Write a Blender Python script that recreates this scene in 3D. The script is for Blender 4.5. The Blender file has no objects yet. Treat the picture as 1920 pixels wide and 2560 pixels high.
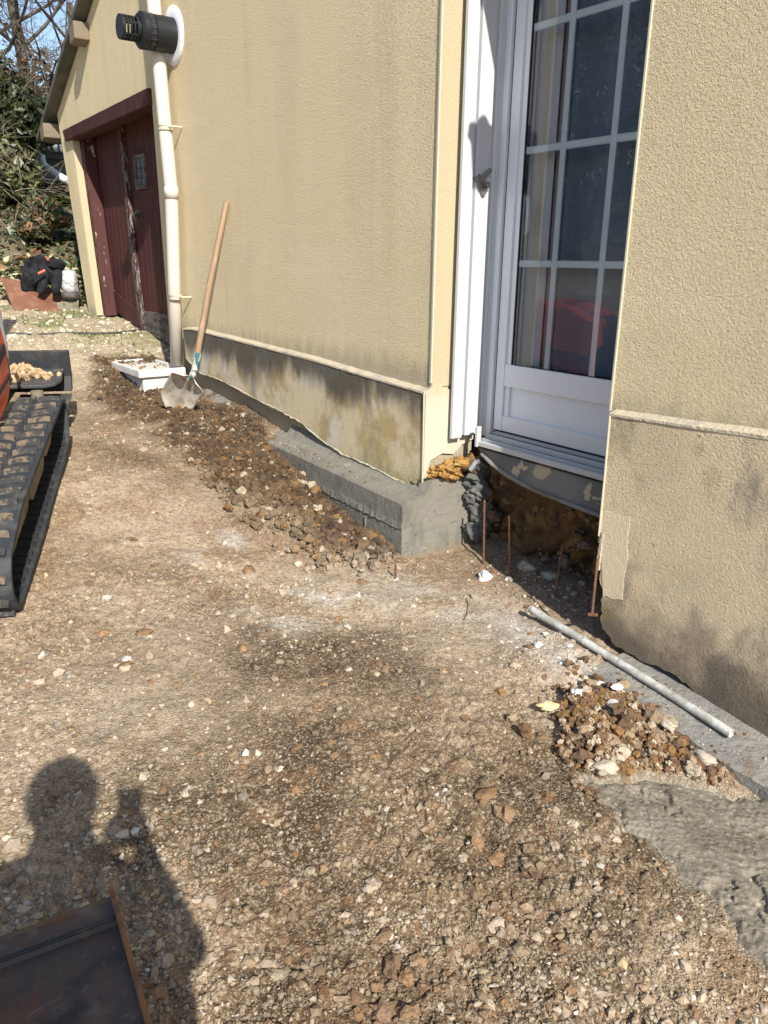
import bpy, bmesh, math, random
import numpy as np
from mathutils import Vector, Matrix
random.seed(7); rng = np.random.default_rng(11)
S = bpy.context.scene
COL = S.collection

# ------------------------------------------------------------------ camera, sky, sun, exposure
F_PX = 1908.6                                   # focal length in pixels of the 1920 x 2560 photo
RC = np.array([[0.59185494, 0.25913649, -0.76325357],
               [0.80597354, -0.17769594, 0.56465104],
               [0.01069463, -0.94935369, -0.31402738]])
EYE = np.array([0.0, 0.0, 1.5])
cam = bpy.data.cameras.new("camera"); cam_o = bpy.data.objects.new("camera", cam); COL.objects.link(cam_o)
cam.sensor_fit = 'VERTICAL'; cam.sensor_height = 36.0; cam.lens = F_PX / 2560 * 36.0
cam.clip_start = 0.03; cam.clip_end = 500
m = Matrix(((RC[0, 0], -RC[0, 1], -RC[0, 2]), (RC[1, 0], -RC[1, 1], -RC[1, 2]), (RC[2, 0], -RC[2, 1], -RC[2, 2])))
cam_o.matrix_world = Matrix.Translation(EYE) @ m.to_4x4()
S.camera = cam_o

SUN_L = np.array([-0.7694, 0.2143, -0.6017])    # direction the light travels
w = bpy.data.worlds.new("World"); S.world = w; w.use_nodes = True
nt = w.node_tree; bg = nt.nodes['Background']
sky = nt.nodes.new('ShaderNodeTexSky'); sky.sky_type = 'NISHITA'; sky.sun_disc = False
sky.sun_elevation = math.asin(0.6017); sky.sun_rotation = math.atan2(0.7694, -0.2143)
sky.air_density = 1.0; sky.dust_density = 0.6; sky.ozone_density = 1.5
nt.links.new(sky.outputs[0], bg.inputs[0]); bg.inputs[1].default_value = 0.10
sl = bpy.data.lights.new("sun", 'SUN'); sl.energy = 3.9; sl.angle = math.radians(0.53); sl.color = (1.0, 0.94, 0.85)
so = bpy.data.objects.new("sun", sl); COL.objects.link(so)
so.rotation_euler = Vector(SUN_L).to_track_quat('-Z', 'Y').to_euler(); so.location = (8, -3, 8)
S.view_settings.view_transform = 'Standard'; S.view_settings.look = 'None'
S.view_settings.exposure = 0.92; S.view_settings.gamma = 1.0
S.cycles.max_bounces = 8; S.cycles.transparent_max_bounces = 16

# ------------------------------------------------------------------ reading positions off the photo onto real planes
def ray(px, py):
    v = np.array([px - 960.0, py - 1280.0, F_PX]); return RC @ (v / np.linalg.norm(v))
def W(px, py, y): r = ray(px, py); return EYE + r * (y / r[1])
def G(px, py, z): r = ray(px, py); return EYE + r * ((z - 1.5) / r[2])
def PX_(px, py, x): r = ray(px, py); return EYE + r * (x / r[0])

# ------------------------------------------------------------------ helpers
def tag(o, label=None, cat=None, group=None, kind=None):
    if label: o['label'] = label
    if cat: o['category'] = cat
    if group: o['group'] = group
    if kind: o['kind'] = kind
    return o
def empty(name, loc, label, cat, group=None):
    o = bpy.data.objects.new(name, None); o.empty_display_size = .1; COL.objects.link(o)
    o.location = [float(c) for c in loc]; return tag(o, label, cat, group)
BASE = {}
def origin_of(p):
    l = Vector((0, 0, 0))
    while p is not None: l += p.location; p = p.parent
    return l
def link(name, me, mat, parent=None, smooth=False, at=None):
    """one mesh object; vertices are in world space, origin at parent (or at `at`)"""
    o = bpy.data.objects.new(name, me); COL.objects.link(o)
    if mat: me.materials.append(mat)
    off = origin_of(parent) if parent else Vector(at if at is not None else (0, 0, 0))
    if off.length > 0: me.transform(Matrix.Translation(-off))
    if parent: o.parent = parent
    else: o.location = off
    if smooth: me.polygons.foreach_set('use_smooth', [True] * len(me.polygons))
    return o

class MB:
    def __init__(s): s.v = []; s.f = []
    def add(s, vs, fs):
        n = len(s.v); s.v += [tuple(float(c) for c in p) for p in vs]; s.f += [tuple(i + n for i in f) for f in fs]; return s
    def box(s, a, b, M=None):
        x0, y0, z0 = a; x1, y1, z1 = b
        vs = [(x0, y0, z0), (x1, y0, z0), (x1, y1, z0), (x0, y1, z0), (x0, y0, z1), (x1, y0, z1), (x1, y1, z1), (x0, y1, z1)]
        if M is not None: vs = [M @ Vector(p) for p in vs]
        return s.add(vs, [(0, 3, 2, 1), (4, 5, 6, 7), (0, 1, 5, 4), (1, 2, 6, 5), (2, 3, 7, 6), (3, 0, 4, 7)])
    def prism(s, poly, d, cap=True):
        """poly: list of 3D points, d: extrusion vector"""
        n = len(poly); d = np.array(d)
        vs = [np.array(p) for p in poly] + [np.array(p) + d for p in poly]
        fs = [(i, (i + 1) % n, (i + 1) % n + n, i + n) for i in range(n)]
        if cap: fs += [tuple(range(n))[::-1], tuple(range(n, 2 * n))]
        return s.add(vs, fs)
    def tube(s, path, r, n=12, cap=True):
        P = [Vector([float(c) for c in p]) for p in path]; k = len(P)
        rs = r if hasattr(r, '__len__') else [r] * k
        up = Vector((0, 0, 1)); vs = []; prev = None
        for i, p in enumerate(P):
            t = (P[min(i + 1, k - 1)] - P[max(i - 1, 0)])
            t = t.normalized() if t.length > 1e-9 else Vector((0, 0, 1))
            if prev is None:
                a = up if abs(t.z) < .95 else Vector((1, 0, 0)); u = t.cross(a).normalized()
            else:
                u = (prev - t * prev.dot(t)); u = u.normalized() if u.length > 1e-6 else t.orthogonal().normalized()
            prev = u; v = t.cross(u)
            vs += [p + (u * math.cos(2 * math.pi * j / n) + v * math.sin(2 * math.pi * j / n)) * rs[i] for j in range(n)]
        fs = [(i * n + j, i * n + (j + 1) % n, (i + 1) * n + (j + 1) % n, (i + 1) * n + j) for i in range(k - 1) for j in range(n)]
        if cap: fs += [tuple(range(n))[::-1], tuple(range((k - 1) * n, k * n))]
        return s.add(vs, fs)
    def lathe(s, prof, c, ax, n=32, cap=True):
        """prof: (t along ax, radius)"""
        c = Vector([float(q) for q in c]); ax = Vector(ax).normalized(); u = ax.orthogonal().normalized(); v = ax.cross(u); vs = []
        for t, r in prof:
            vs += [c + ax * t + (u * math.cos(2 * math.pi * j / n) + v * math.sin(2 * math.pi * j / n)) * r for j in range(n)]
        k = len(prof)
        fs = [(i * n + j, i * n + (j + 1) % n, (i + 1) * n + (j + 1) % n, (i + 1) * n + j) for i in range(k - 1) for j in range(n)]
        if cap: fs += [tuple(range(n))[::-1], tuple(range((k - 1) * n, k * n))]
        return s.add(vs, fs)
    def mesh(s, name, bevel=0, seg=2, recalc=True):
        me = bpy.data.meshes.new(name); me.from_pydata(s.v, [], s.f)
        bm = bmesh.new(); bm.from_mesh(me)
        if recalc: bmesh.ops.recalc_face_normals(bm, faces=bm.faces)
        if bevel:
            es = [e for e in bm.edges if len(e.link_faces) == 2 and e.calc_face_angle(0) > .5]
            bmesh.ops.bevel(bm, geom=es, offset=bevel, segments=seg, profile=.5, affect='EDGES', clamp_overlap=True)
        bm.to_mesh(me); bm.free(); me.update(); return me
    def build(s, name, mat, parent=None, bevel=0, smooth=False, at=None, seg=2, recalc=True):
        return link(name, s.mesh(name, bevel, seg, recalc), mat, parent, smooth, at)

def np_mesh(name, V, Fc, attrs=None, smooth=False):
    """V (n,3), Fc (m,k) numpy arrays; attrs: {'Col': (n,3)} point colours"""
    me = bpy.data.meshes.new(name); n, (mf, k) = len(V), Fc.shape
    me.vertices.add(n); me.vertices.foreach_set('co', V.astype(np.float32).ravel())
    me.loops.add(mf * k); me.loops.foreach_set('vertex_index', Fc.astype(np.int32).ravel())
    me.polygons.add(mf); me.polygons.foreach_set('loop_start', np.arange(0, mf * k, k, dtype=np.int32))
    me.polygons.foreach_set('loop_total', np.full(mf, k, dtype=np.int32))
    me.polygons.foreach_set('use_smooth', np.full(mf, smooth, dtype=bool))
    for a, c in (attrs or {}).items():
        at = me.attributes.new(a, 'FLOAT_COLOR', 'POINT')
        at.data.foreach_set('color', np.concatenate([c, np.ones((n, 1))], 1).astype(np.float32).ravel())
    me.update(calc_edges=True); return me

# numpy noise ------------------------------------------------------
def _h(i, j, k=0):
    n = (i * 374761393 + j * 668265263 + k * 1442695041).astype(np.int64) & 0xffffffff
    n = ((n ^ (n >> 13)) * 1274126177) & 0xffffffff
    return ((n ^ (n >> 16)) & 0xffff) / 65535.0
def vnoise(x, y, seed=0):
    xi = np.floor(x).astype(np.int64); yi = np.floor(y).astype(np.int64); u = x - xi; v = y - yi
    u = u * u * u * (u * (u * 6 - 15) + 10); v = v * v * v * (v * (v * 6 - 15) + 10)
    a = _h(xi, yi, seed); b = _h(xi + 1, yi, seed); c = _h(xi, yi + 1, seed); d = _h(xi + 1, yi + 1, seed)
    return (a * (1 - u) + b * u) * (1 - v) + (c * (1 - u) + d * u) * v
def fbm(x, y, sc, oct=4, seed=0, gain=.5):
    t = np.zeros_like(x); a = 1.0; s = 0
    for o in range(oct):
        cs, sn = math.cos(o * 1.3 + .5), math.sin(o * 1.3 + .5)
        t += a * (vnoise((x * cs - y * sn) * sc, (x * sn + y * cs) * sc, seed + o * 17) - .5); s += a; a *= gain; sc *= 2.03
    return t / s * 2
def cell(x, y, sc, seed=0, jit=.9):
    """F1 distance and cell id value"""
    x = x * sc; y = y * sc; xi = np.floor(x).astype(np.int64); yi = np.floor(y).astype(np.int64)
    best = np.full(x.shape, 9.0); idv = np.zeros(x.shape)
    for dx in (-1, 0, 1):
        for dy in (-1, 0, 1):
            cx = xi + dx; cy = yi + dy
            px = cx + .5 + jit * (_h(cx, cy, seed) - .5); py = cy + .5 + jit * (_h(cx, cy, seed + 5) - .5)
            d = (x - px) ** 2 + (y - py) ** 2; mk = d < best; best = np.where(mk, d, best); idv = np.where(mk, _h(cx, cy, seed + 9), idv)
    return np.sqrt(best), idv
def sdpoly(x, y, P):
    """signed distance, negative inside"""
    P = np.array(P, float); n = len(P); d = np.full(x.shape, 1e9); s = np.ones(x.shape)
    for i in range(n):
        a = P[i]; b = P[i - 1]; ex, ey = b - a; wx = x - a[0]; wy = y - a[1]
        t = np.clip((wx * ex + wy * ey) / (ex * ex + ey * ey), 0, 1); bx = wx - ex * t; by = wy - ey * t
        d = np.minimum(d, bx * bx + by * by)
        c1 = y >= a[1]; c2 = y < b[1]; c3 = ex * wy > ey * wx
        s = np.where((c1 & c2 & c3) | (~c1 & ~c2 & ~c3), -s, s)
    return s * np.sqrt(d)
def sm(a, b, v): t = np.clip((v - a) / (b - a), 0, 1); return t * t * (3 - 2 * t)

# materials --------------------------------------------------------
def mat(name, base, rough=.8, metal=0.0, layers=(), bumps=(), attr=None, spec=.3, rough_noise=0, alpha=None):
    """layers: (colour, kind, scale(x,y,z) or float, lo, hi, strength); kinds: noise, vor, z, zneg (world height band broken up by noise)"""
    M = bpy.data.materials.new(name); M.use_nodes = True; nt = M.node_tree; N = nt.nodes; Lk = nt.links.new
    b = N['Principled BSDF']; b.inputs['Roughness'].default_value = rough; b.inputs['Metallic'].default_value = metal
    b.inputs['Specular IOR Level'].default_value = spec
    geo = N.new('ShaderNodeNewGeometry')
    def coord(sc):
        mp = N.new('ShaderNodeMapping'); Lk(geo.outputs['Position'], mp.inputs[0])
        mp.inputs['Scale'].default_value = (sc, sc, sc) if not hasattr(sc, '__len__') else sc
        return mp.outputs[0]
    def tex(kind, sc, det=6):
        if kind == 'vor':
            t = N.new('ShaderNodeTexVoronoi'); Lk(coord(sc), t.inputs['Vector']); t.inputs['Scale'].default_value = 1; return t.outputs['Distance']
        if kind[:4] == 'vcol':                                     # one random value per pebble-sized cell
            t = N.new('ShaderNodeTexVoronoi'); Lk(coord(sc), t.inputs['Vector']); t.inputs['Scale'].default_value = 1
            sp_ = N.new('ShaderNodeSeparateColor'); Lk(t.outputs['Color'], sp_.inputs[0]); return sp_.outputs[1 if kind == 'vcol2' else 0]
        t = N.new('ShaderNodeTexNoise'); Lk(coord(sc), t.inputs['Vector']); t.inputs['Scale'].default_value = 1
        t.inputs['Detail'].default_value = det; t.inputs['Roughness'].default_value = .6; return t.outputs[0]
    def rng_(src, lo, hi, s=1.0):
        r = N.new('ShaderNodeMapRange'); r.interpolation_type = 'SMOOTHSTEP'
        Lk(src, r.inputs[0]); r.inputs[1].default_value = min(lo, hi); r.inputs[2].default_value = max(lo, hi); r.inputs[3].default_value = 0 if lo < hi else s; r.inputs[4].default_value = s if lo < hi else 0
        return r.outputs[0]
    if attr:
        a = N.new('ShaderNodeAttribute'); a.attribute_name = attr; cur = a.outputs['Color']
    else:
        c = N.new('ShaderNodeRGB'); c.outputs[0].default_value = (*base, 1); cur = c.outputs[0]
    for ly in layers:
        colr, kind, sc, lo, hi = ly[:5]; s = ly[5] if len(ly) > 5 else 1.0
        if kind[0] == 'z':
            sep = N.new('ShaderNodeSeparateXYZ'); Lk(geo.outputs['Position'], sep.inputs[0])
            zz = N.new('ShaderNodeMath'); zz.operation = 'MULTIPLY_ADD'
            Lk(tex('noise', sc), zz.inputs[0]); zz.inputs[1].default_value = ly[6] if len(ly) > 6 else .2
            Lk(sep.outputs['XYZ'.index(kind[1].upper())], zz.inputs[2]); f = rng_(zz.outputs[0], lo, hi, s)
        else: f = rng_(tex(kind, sc), lo, hi, s)
        mx = N.new('ShaderNodeMix'); mx.data_type = 'RGBA'
        if colr == 'mul': mx.blend_type = 'MULTIPLY'
        Lk(f, mx.inputs[0]); Lk(cur, mx.inputs[6]); mx.inputs[7].default_value = (*(colr if colr != 'mul' else (.5, .5, .5)), 1); cur = mx.outputs[2]
    Lk(cur, b.inputs['Base Color'])
    prev = None
    for kind, sc, dist in bumps:
        bp = N.new('ShaderNodeBump'); bp.inputs['Strength'].default_value = 1.0; bp.inputs['Distance'].default_value = dist
        Lk(tex(kind, sc, 3), bp.inputs['Height'])
        if prev: Lk(prev, bp.inputs['Normal'])
        prev = bp.outputs[0]
    if prev: Lk(prev, b.inputs['Normal'])
    if rough_noise:
        Lk(rng_(tex('noise', rough_noise), .3, .7, 1.0), b.inputs['Roughness'])
    return M

STU = [('noise', (105, 105, 125), .013), ('noise', 240, .006)]
M_ = {}
M_['stucco'] = mat('stucco', (.79, .66, .41), .93, layers=[((.70, .60, .42), 'noise', (2.4, 2.4, .3), .48, .66, .55), ((.86, .73, .48), 'noise', (.8, .8, 1.6), .5, .7, .6), ((.82, .69, .44), 'noise', 1.3, .4, .7, .7), ((.64, .535, .33), 'noise', (5, 5, .35), .52, .75, .55),
     ((.24, .22, .18), 'zz', (14, 14, 4), 1.17, 1.02, .55, .22), ((.42, .34, .21), 'noise', 170, .54, .72, .55)], bumps=STU)
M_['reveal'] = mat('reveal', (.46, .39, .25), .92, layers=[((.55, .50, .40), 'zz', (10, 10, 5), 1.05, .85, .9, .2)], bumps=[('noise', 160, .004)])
M_['plinth'] = mat('plinth', (.74, .63, .42), .93, layers=[((.72, .68, .58), 'noise', 2.2, .46, .60, .85), ((.50, .37, .16), 'noise', 4.3, .48, .64, .8), ((.34, .31, .15), 'zz', (8, 8, 5), .68, .50, .6, .35),
     ((.20, .19, .165), 'noise', (5, 5, 1.6), .56, .72, .65), ((.08, .076, .068), 'zz', (4, 4, 1.0), .93, 1.11, .90, .55), ((.70, .69, .66), 'noise', 9, .68, .71, .75), ((.30, .29, .27), 'noise', (30, 30, 9), .60, .70, .5)], bumps=[('noise', (105, 105, 125), .012), ('noise', 240, .006)])
M_['plinthR'] = mat('plinthR', (.78, .63, .42), .93, layers=[((.66, .55, .36), 'noise', 3.0, .45, .65, .8), ((.27, .23, .20), 'noise', (3.4, 3.4, 2.0), .52, .66, .72),
     ((.115, .092, .072), 'zz', (5, 5, 5), .58, .26, .88, .55), ((.36, .28, .10), 'noise', 4.4, .58, .70, .55), ((.10, .09, .085), 'noise', 21, .66, .74, .5), ((.40, .36, .29), 'noise', 200, .60, .75, .4)], bumps=[('noise', (105, 105, 125), .014), ('noise', 240, .006)])
M_['patch'] = mat('patch', (.72, .59, .41), .93, layers=[((.64, .54, .38), 'noise', 9, .5, .7, .7), ((.35, .30, .24), 'noise', 4, .56, .7, .5)], bumps=[('noise', (120, 120, 150), .006), ('noise', 260, .003)])
M_['chip'] = mat('chip', (.62, .56, .42), .95, layers=[((.40, .33, .20), 'noise', 25, .48, .62, .8)], bumps=[('noise', 70, .008)])
M_['ledge'] = mat('ledge', (.50, .43, .31), .9, layers=[((.33, .30, .26), 'noise', 9, .45, .7, .8)], bumps=[('noise', 60, .01)])
M_['bead'] = mat('bead', (.50, .47, .36), .5)
M_['concrete'] = mat('concrete', (.185, .174, .142), .8, layers=[((.225, .213, .177), 'noise', 3, .4, .65, .8), ((.11, .11, .097), 'noise', (9, 9, 3), .5, .72, .7), ((.30, .29, .26), 'noise', 60, .62, .75, .4), ((.13, .13, .115), 'noise', (2, 2, 34), .54, .66, .45), ((.06, .06, .055), 'vcol', 85, .990, .992, .7), ((.24, .17, .10), 'zz', (9, 9, 9), .17, .07, .75, .22), ((.34, .33, .30), 'noise', 8, .63, .68, .4)], bumps=[('noise', 25, .006), ('noise', 140, .002)])
M_['concrete_rough'] = mat('concrete_rough', (.235, .222, .195), .9, layers=[((.18, .175, .165), 'noise', 7, .42, .65, .8), ((.36, .345, .31), 'noise', 22, .6, .75, .6), ((.16, .115, .07), 'noise', 5, .55, .66, .6)], bumps=[('noise', 28, .012), ('noise', 120, .004)])
M_['mortar'] = mat('mortar', (.11, .11, .105), .9, layers=[((.19, .185, .17), 'noise', 20, .5, .65, .8)], bumps=[('noise', 50, .012)])
M_['oldconc'] = mat('oldconc', (.22, .20, .17), .95, layers=[((.10, .065, .035), 'noise', 9, .46, .58, .9), ((.32, .30, .27), 'noise', 25, .6, .72, .6)], bumps=[('noise', 24, .02), ('noise', 90, .006)])
M_['conc_white'] = mat('conc_white', (.58, .565, .52), .85, layers=[((.60, .56, .47), 'noise', 12, .5, .7, .6), ((.80, .80, .77), 'noise', 4, .5, .7, .5), ((.35, .29, .21), 'noise', 35, .66, .72, .7)], bumps=[('noise', 70, .003)])
M_['beam'] = mat('beam', (.13, .13, .125), .8, layers=[((.20, .195, .185), 'noise', 5, .45, .65, .8), ((.42, .35, .25), 'noise', 5.3, .60, .615, 1), ((.5, .48, .44), 'noise', 31, .68, .72, .8)], bumps=[('noise', 30, .004)])
M_['shutter'] = mat('shutter', (.50, .512, .53), .35, spec=.4, layers=[((.44, .45, .46), 'noise', (6, 6, 1.5), .55, .75, .45)])  # door white toned down to offset the direct sun on the panels
M_['pvc'] = mat('pvc', (.70, .715, .745), .32, spec=.5, layers=[((.50, .46, .39), 'zz', (7, 7, 7), .92, .70, .45, .2), ((.62, .63, .65), 'noise', (6, 6, 1.5), .55, .75, .45)])  # same white, lifted to offset the shade on door frame and leaf
M_['pvc_dirty'] = mat('pvc_dirty', (.46, .465, .47), .4, spec=.5, layers=[((.45, .43, .40), 'noise', (18, 40, 40), .5, .7, .7)])
M_['gasket'] = mat('gasket', (.02, .02, .025), .6)
M_['pipe'] = mat('pipe', (.58, .525, .46), .42, spec=.4, layers=[((.54, .47, .39), 'noise', (20, 20, 2), .55, .75, .6), ((.4, .33, .25), 'zz', (30, 30, 8), .95, .62, .45, .25), ((.35, .3, .24), 'noise', 40, .70, .74, .5)])
M_['blackpl'] = mat('blackpl', (.009, .010, .012), .5, spec=.4)
M_['white'] = mat('white', (.80, .82, .84), .35, spec=.5)
M_['doorred'] = mat('doorred', (.060, .017, .016), .62, layers=[((.085, .030, .027), 'noise', (22, 8, .8), .45, .65, .8), ((.28, .24, .22), 'noise', (60, 60, 2.2), .665, .70, .75), ((.025, .008, .009), 'noise', (3, 3, 2), .5, .7, .6)], bumps=[('noise', (60, 60, 3), .002)])
M_['doorpost'] = mat('doorpost', (.065, .020, .018), .65, layers=[((.36, .32, .29), 'noise', (40, 14, 4), .60, .64, .9), ((.04, .012, .011), 'noise', (20, 20, 5), .5, .7, .6)], bumps=[('noise', (60, 60, 6), .002)])
M_['doorgrey'] = mat('doorgrey', (.13, .115, .10), .85, layers=[((.045, .035, .032), 'noise', (8, 8, 30), .45, .62, .9)], bumps=[('noise', (20, 20, 80), .004)])
M_['peel'] = mat('peel', (.13, .105, .095), .85, layers=[((.05, .018, .017), 'noise', (30, 30, 9), .45, .52, 1), ((.28, .26, .245), 'noise', (60, 60, 22), .58, .62, .8)], bumps=[('noise', 70, .003)])
M_['wood'] = mat('wood', (.30, .20, .125), .6, layers=[((.26, .165, .095), 'noise', (50, 50, 3), .42, .66, .8), ((.47, .36, .25), 'noise', (14, 14, 5), .55, .7, .6)], bumps=[('noise', (90, 90, 6), .0008)])
M_['oldwood'] = mat('oldwood', (.20, .165, .12), .85, layers=[((.17, .13, .09), 'noise', (50, 6, 50), .45, .65, .9)], bumps=[('noise', (60, 8, 60), .003)])
M_['roof'] = mat('roof', (.12, .12, .10), .9, layers=[((.07, .075, .055), 'noise', 6, .45, .65, .8)], bumps=[('noise', 40, .004)])
M_['teal'] = mat('teal', (.035, .12, .13), .6, layers=[((.48, .43, .36), 'noise', (26, 26, 10), .44, .54, .95)])
M_['steelmud'] = mat('steelmud', (.60, .555, .47), .6, metal=0, layers=[((.34, .26, .18), 'noise', 14, .45, .62, .8), ((.66, .64, .60), 'noise', 30, .58, .70, .6)], bumps=[('noise', 50, .002)])
M_['rebar'] = mat('rebar', (.12, .058, .036), .85, layers=[((.21, .10, .05), 'noise', 60, .45, .65, .8)], bumps=[('noise', 150, .001)])
M_['rust'] = mat('rust', (.095, .072, .060), .62, metal=.12, layers=[((.15, .068, .038), 'noise', 7, .52, .68, .8), ((.040, .038, .038), 'noise', 5.1, .47, .60, .9), ((.20, .105, .06), 'noise', 19, .62, .72, .7), ((.20, .19, .18), 'noise', (55, 30, 30), .60, .72, .5), ((.24, .20, .155), 'noise', 9, .56, .72, .55), ((.16, .155, .15), 'noise', (4, 90, 60), .66, .72, .4), ((.75, .75, .74), 'noise', 38, .745, .755, .9)], bumps=[('noise', 40, .0012)])
M_['rustedge'] = mat('rustedge', (.25, .115, .05), .8, layers=[((.12, .07, .05), 'noise', 18, .45, .65, .9), ((.6, .55, .5), 'noise', 50, .70, .73, .8)], bumps=[('noise', 60, .002)])
M_['rustplate'] = mat('rustplate', (.17, .075, .045), .85, layers=[((.23, .12, .08), 'noise', 12, .45, .65, .8), ((.11, .05, .035), 'noise', 5, .5, .7, .7), ((.5, .42, .36), 'noise', 60, .69, .72, .6)], bumps=[('noise', 60, .002)])
M_['rubber'] = mat('rubber', (.028, .032, .038), .72, layers=[((.06, .062, .064), 'noise', 14, .45, .65, .8), ((.15, .115, .08), 'noise', 7, .62, .74, .6)], bumps=[('noise', 80, .0015)])
M_['mudlug'] = mat('mudlug', (.16, .125, .088), .9, layers=[((.035, .037, .04), 'noise', (17, 17, 17), .41, .53, .94), ((.28, .22, .15), 'noise', 45, .58, .7, .5)], bumps=[('noise', 70, .004)])
M_['orange'] = mat('orange', (.60, .085, .022), .38, spec=.5, layers=[((.45, .10, .05), 'noise', 9, .55, .75, .5)])
M_['khaki'] = mat('khaki', (.20, .175, .125), .8, layers=[((.12, .10, .075), 'noise', 9, .5, .7, .8)])
M_['dkmetal'] = mat('dkmetal', (.022, .024, .028), .55, layers=[((.06, .055, .05), 'noise', 12, .5, .7, .7)])
M_['grey'] = mat('grey', (.22, .23, .24), .45)
M_['greyd'] = mat('greyd', (.055, .056, .06), .5, layers=[((.16, .13, .10), 'noise', 14, .52, .66, .8)])
M_['cloth'] = mat('cloth', (.012, .013, .016), .95, layers=[((.028, .029, .033), 'noise', 9, .45, .65, .7)], bumps=[('noise', 400, .001)])
M_['hivis'] = mat('hivis', (.85, .16, .06), .6)
M_['bag'] = mat('bag', (.60, .62, .64), .22, spec=.6, layers=[((.30, .27, .27), 'noise', (10, 10, 24), .50, .56, .8), ((.78, .82, .86), 'noise', 7, .55, .62, .9)])
M_['bagdark'] = mat('bagdark', (.11, .10, .095), .3, spec=.5)
M_['moss'] = mat('moss', (.22, .20, .15), .9, layers=[((.10, .115, .04), 'noise', 16, .48, .62, .8)], bumps=[('noise', 50, .006)])
M_['cable'] = mat('cable', (.05, .055, .06), .6)
M_['duct'] = mat('duct', (.34, .33, .29), .6, layers=[((.52, .52, .49), 'noise', 16, .42, .58, .9), ((.20, .18, .15), 'noise', 30, .58, .68, .7)], bumps=[('noise', 60, .003)])
M_['soil'] = mat('soil', (.13, .072, .032), .95, layers=[((.26, .145, .045), 'noise', 6, .46, .62, .85), ((.05, .035, .022), 'noise', 11, .48, .68, .8), ((.34, .27, .18), 'noise', 46, .68, .74, .6)], bumps=[('noise', 18, .03), ('noise', 70, .008)])
M_['clay'] = mat('clay', (.36, .195, .055), .95, layers=[((.48, .31, .12), 'noise', 14, .48, .66, .8), ((.26, .13, .04), 'noise', 20, .55, .7, .7)], bumps=[('noise', 40, .022), ('noise', 130, .006)])
M_['paledirt'] = mat('paledirt', (.44, .31, .18), .95, layers=[((.55, .43, .28), 'noise', 40, .48, .66, .8)], bumps=[('noise', 60, .01)])
M_['ygstone'] = mat('ygstone', (.62, .48, .25), .8, layers=[((.72, .63, .44), 'noise', 26, .5, .65, .9)], bumps=[('noise', 60, .003)])
M_['wstone'] = mat('wstone', (.70, .68, .63), .85, layers=[((.45, .40, .32), 'noise', 30, .52, .68, .8)], bumps=[('noise', 60, .006)])
M_['bstone'] = mat('bstone', (.20, .125, .065), .9, layers=[((.32, .21, .11), 'noise', 24, .5, .65, .9)], bumps=[('noise', 60, .006)])
M_['gstone'] = mat('gstone', (.42, .37, .29), .9, layers=[((.25, .19, .12), 'noise', 24, .5, .65, .9)], bumps=[('noise', 60, .006)])
M_['stones'] = mat('stones', (1, 1, 1), .85, attr='Col', layers=[('mul', 'noise', 120, .45, .75, .6)])
M_['clods'] = mat('clods', (1, 1, 1), .95, attr='Col', layers=[('mul', 'noise', 70, .45, .75, .7), ((.40, .33, .24), 'noise', 130, .66, .72, .5)], bumps=[('noise', 60, .008), ('noise', 190, .003)])
M_['leaf'] = mat('leaf', (1, 1, 1), .45, attr='Col', spec=.45)
M_['bark'] = mat('bark', (.115, .09, .07), .9, layers=[((.21, .18, .15), 'noise', 9, .5, .68, .8)])
M_['vine'] = mat('vine', (.22, .185, .13), .85, layers=[((.12, .095, .07), 'noise', 5, .5, .62, .9)])
M_['ground'] = mat('ground', (1, 1, 1), .95, attr='Col', spec=.12,
    layers=[('mul', 'noise', 48, .46, .70, .7), ((.50, .42, .31), 'vcol', 105, .80, .86, .34), ((.085, .058, .036), 'vcol2', 80, .78, .86, .35), ((.50, .42, .32), 'vcol', 210, .76, .82, .35), ('mul', 'noise', 150, .56, .68, .7), ((.22, .12, .06), 'vcol', 33, .982, .985, .5)],
    bumps=[('vor', 110, -.0035), ('vor', 230, -.002), ('noise', 140, .004)])
M_['wetconc'] = mat('wetconc', (1, 1, 1), .7, attr='Col', spec=.3, layers=[((.09, .08, .062), 'noise', 90, .60, .70, .5), ((.36, .33, .27), 'vcol', 170, .93, .95, .5)], bumps=[('noise', 60, .004), ('noise', 200, .002)])
M_['steel'] = mat('steel', (.20, .19, .18), .45, metal=.4)
M_['curtain'] = mat('curtain', (.80, .75, .76), .9)
M_['curtain2'] = mat('curtain2', (.42, .32, .33), .9)
M_['net'] = mat('net', (.20, .24, .31), .95, layers=[((.30, .35, .42), 'noise', (12, 12, 300), .4, .7, .6)])
M_['room'] = mat('room', (.05, .055, .065), .9)
M_['skin'] = mat('skin', (.45, .27, .20), .55)
M_['hair'] = mat('hair', (.05, .035, .025), .7)
M_['jeans'] = mat('jeans', (.04, .055, .10), .9)
M_['shirt'] = mat('shirt', (.05, .055, .06), .9)
def glass_mat():
    M = bpy.data.materials.new('glass'); M.use_nodes = True; nt = M.node_tree; N = nt.nodes; N.clear()
    out = N.new('ShaderNodeOutputMaterial'); mx = N.new('ShaderNodeMixShader'); tr = N.new('ShaderNodeBsdfTransparent'); gl = N.new('ShaderNodeBsdfGlossy')
    fr = N.new('ShaderNodeFresnel'); fr.inputs['IOR'].default_value = 1.68; gl.inputs['Roughness'].default_value = 0.0
    tr.inputs['Color'].default_value = (.94, .96, .96, 1); gl.inputs['Color'].default_value = (.9, .95, 1, 1)
    nt.links.new(fr.outputs[0], mx.inputs[0]); nt.links.new(tr.outputs[0], mx.inputs[1]); nt.links.new(gl.outputs[0], mx.inputs[2]); nt.links.new(mx.outputs[0], out.inputs[0]); return M
M_['glass'] = glass_mat()

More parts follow.
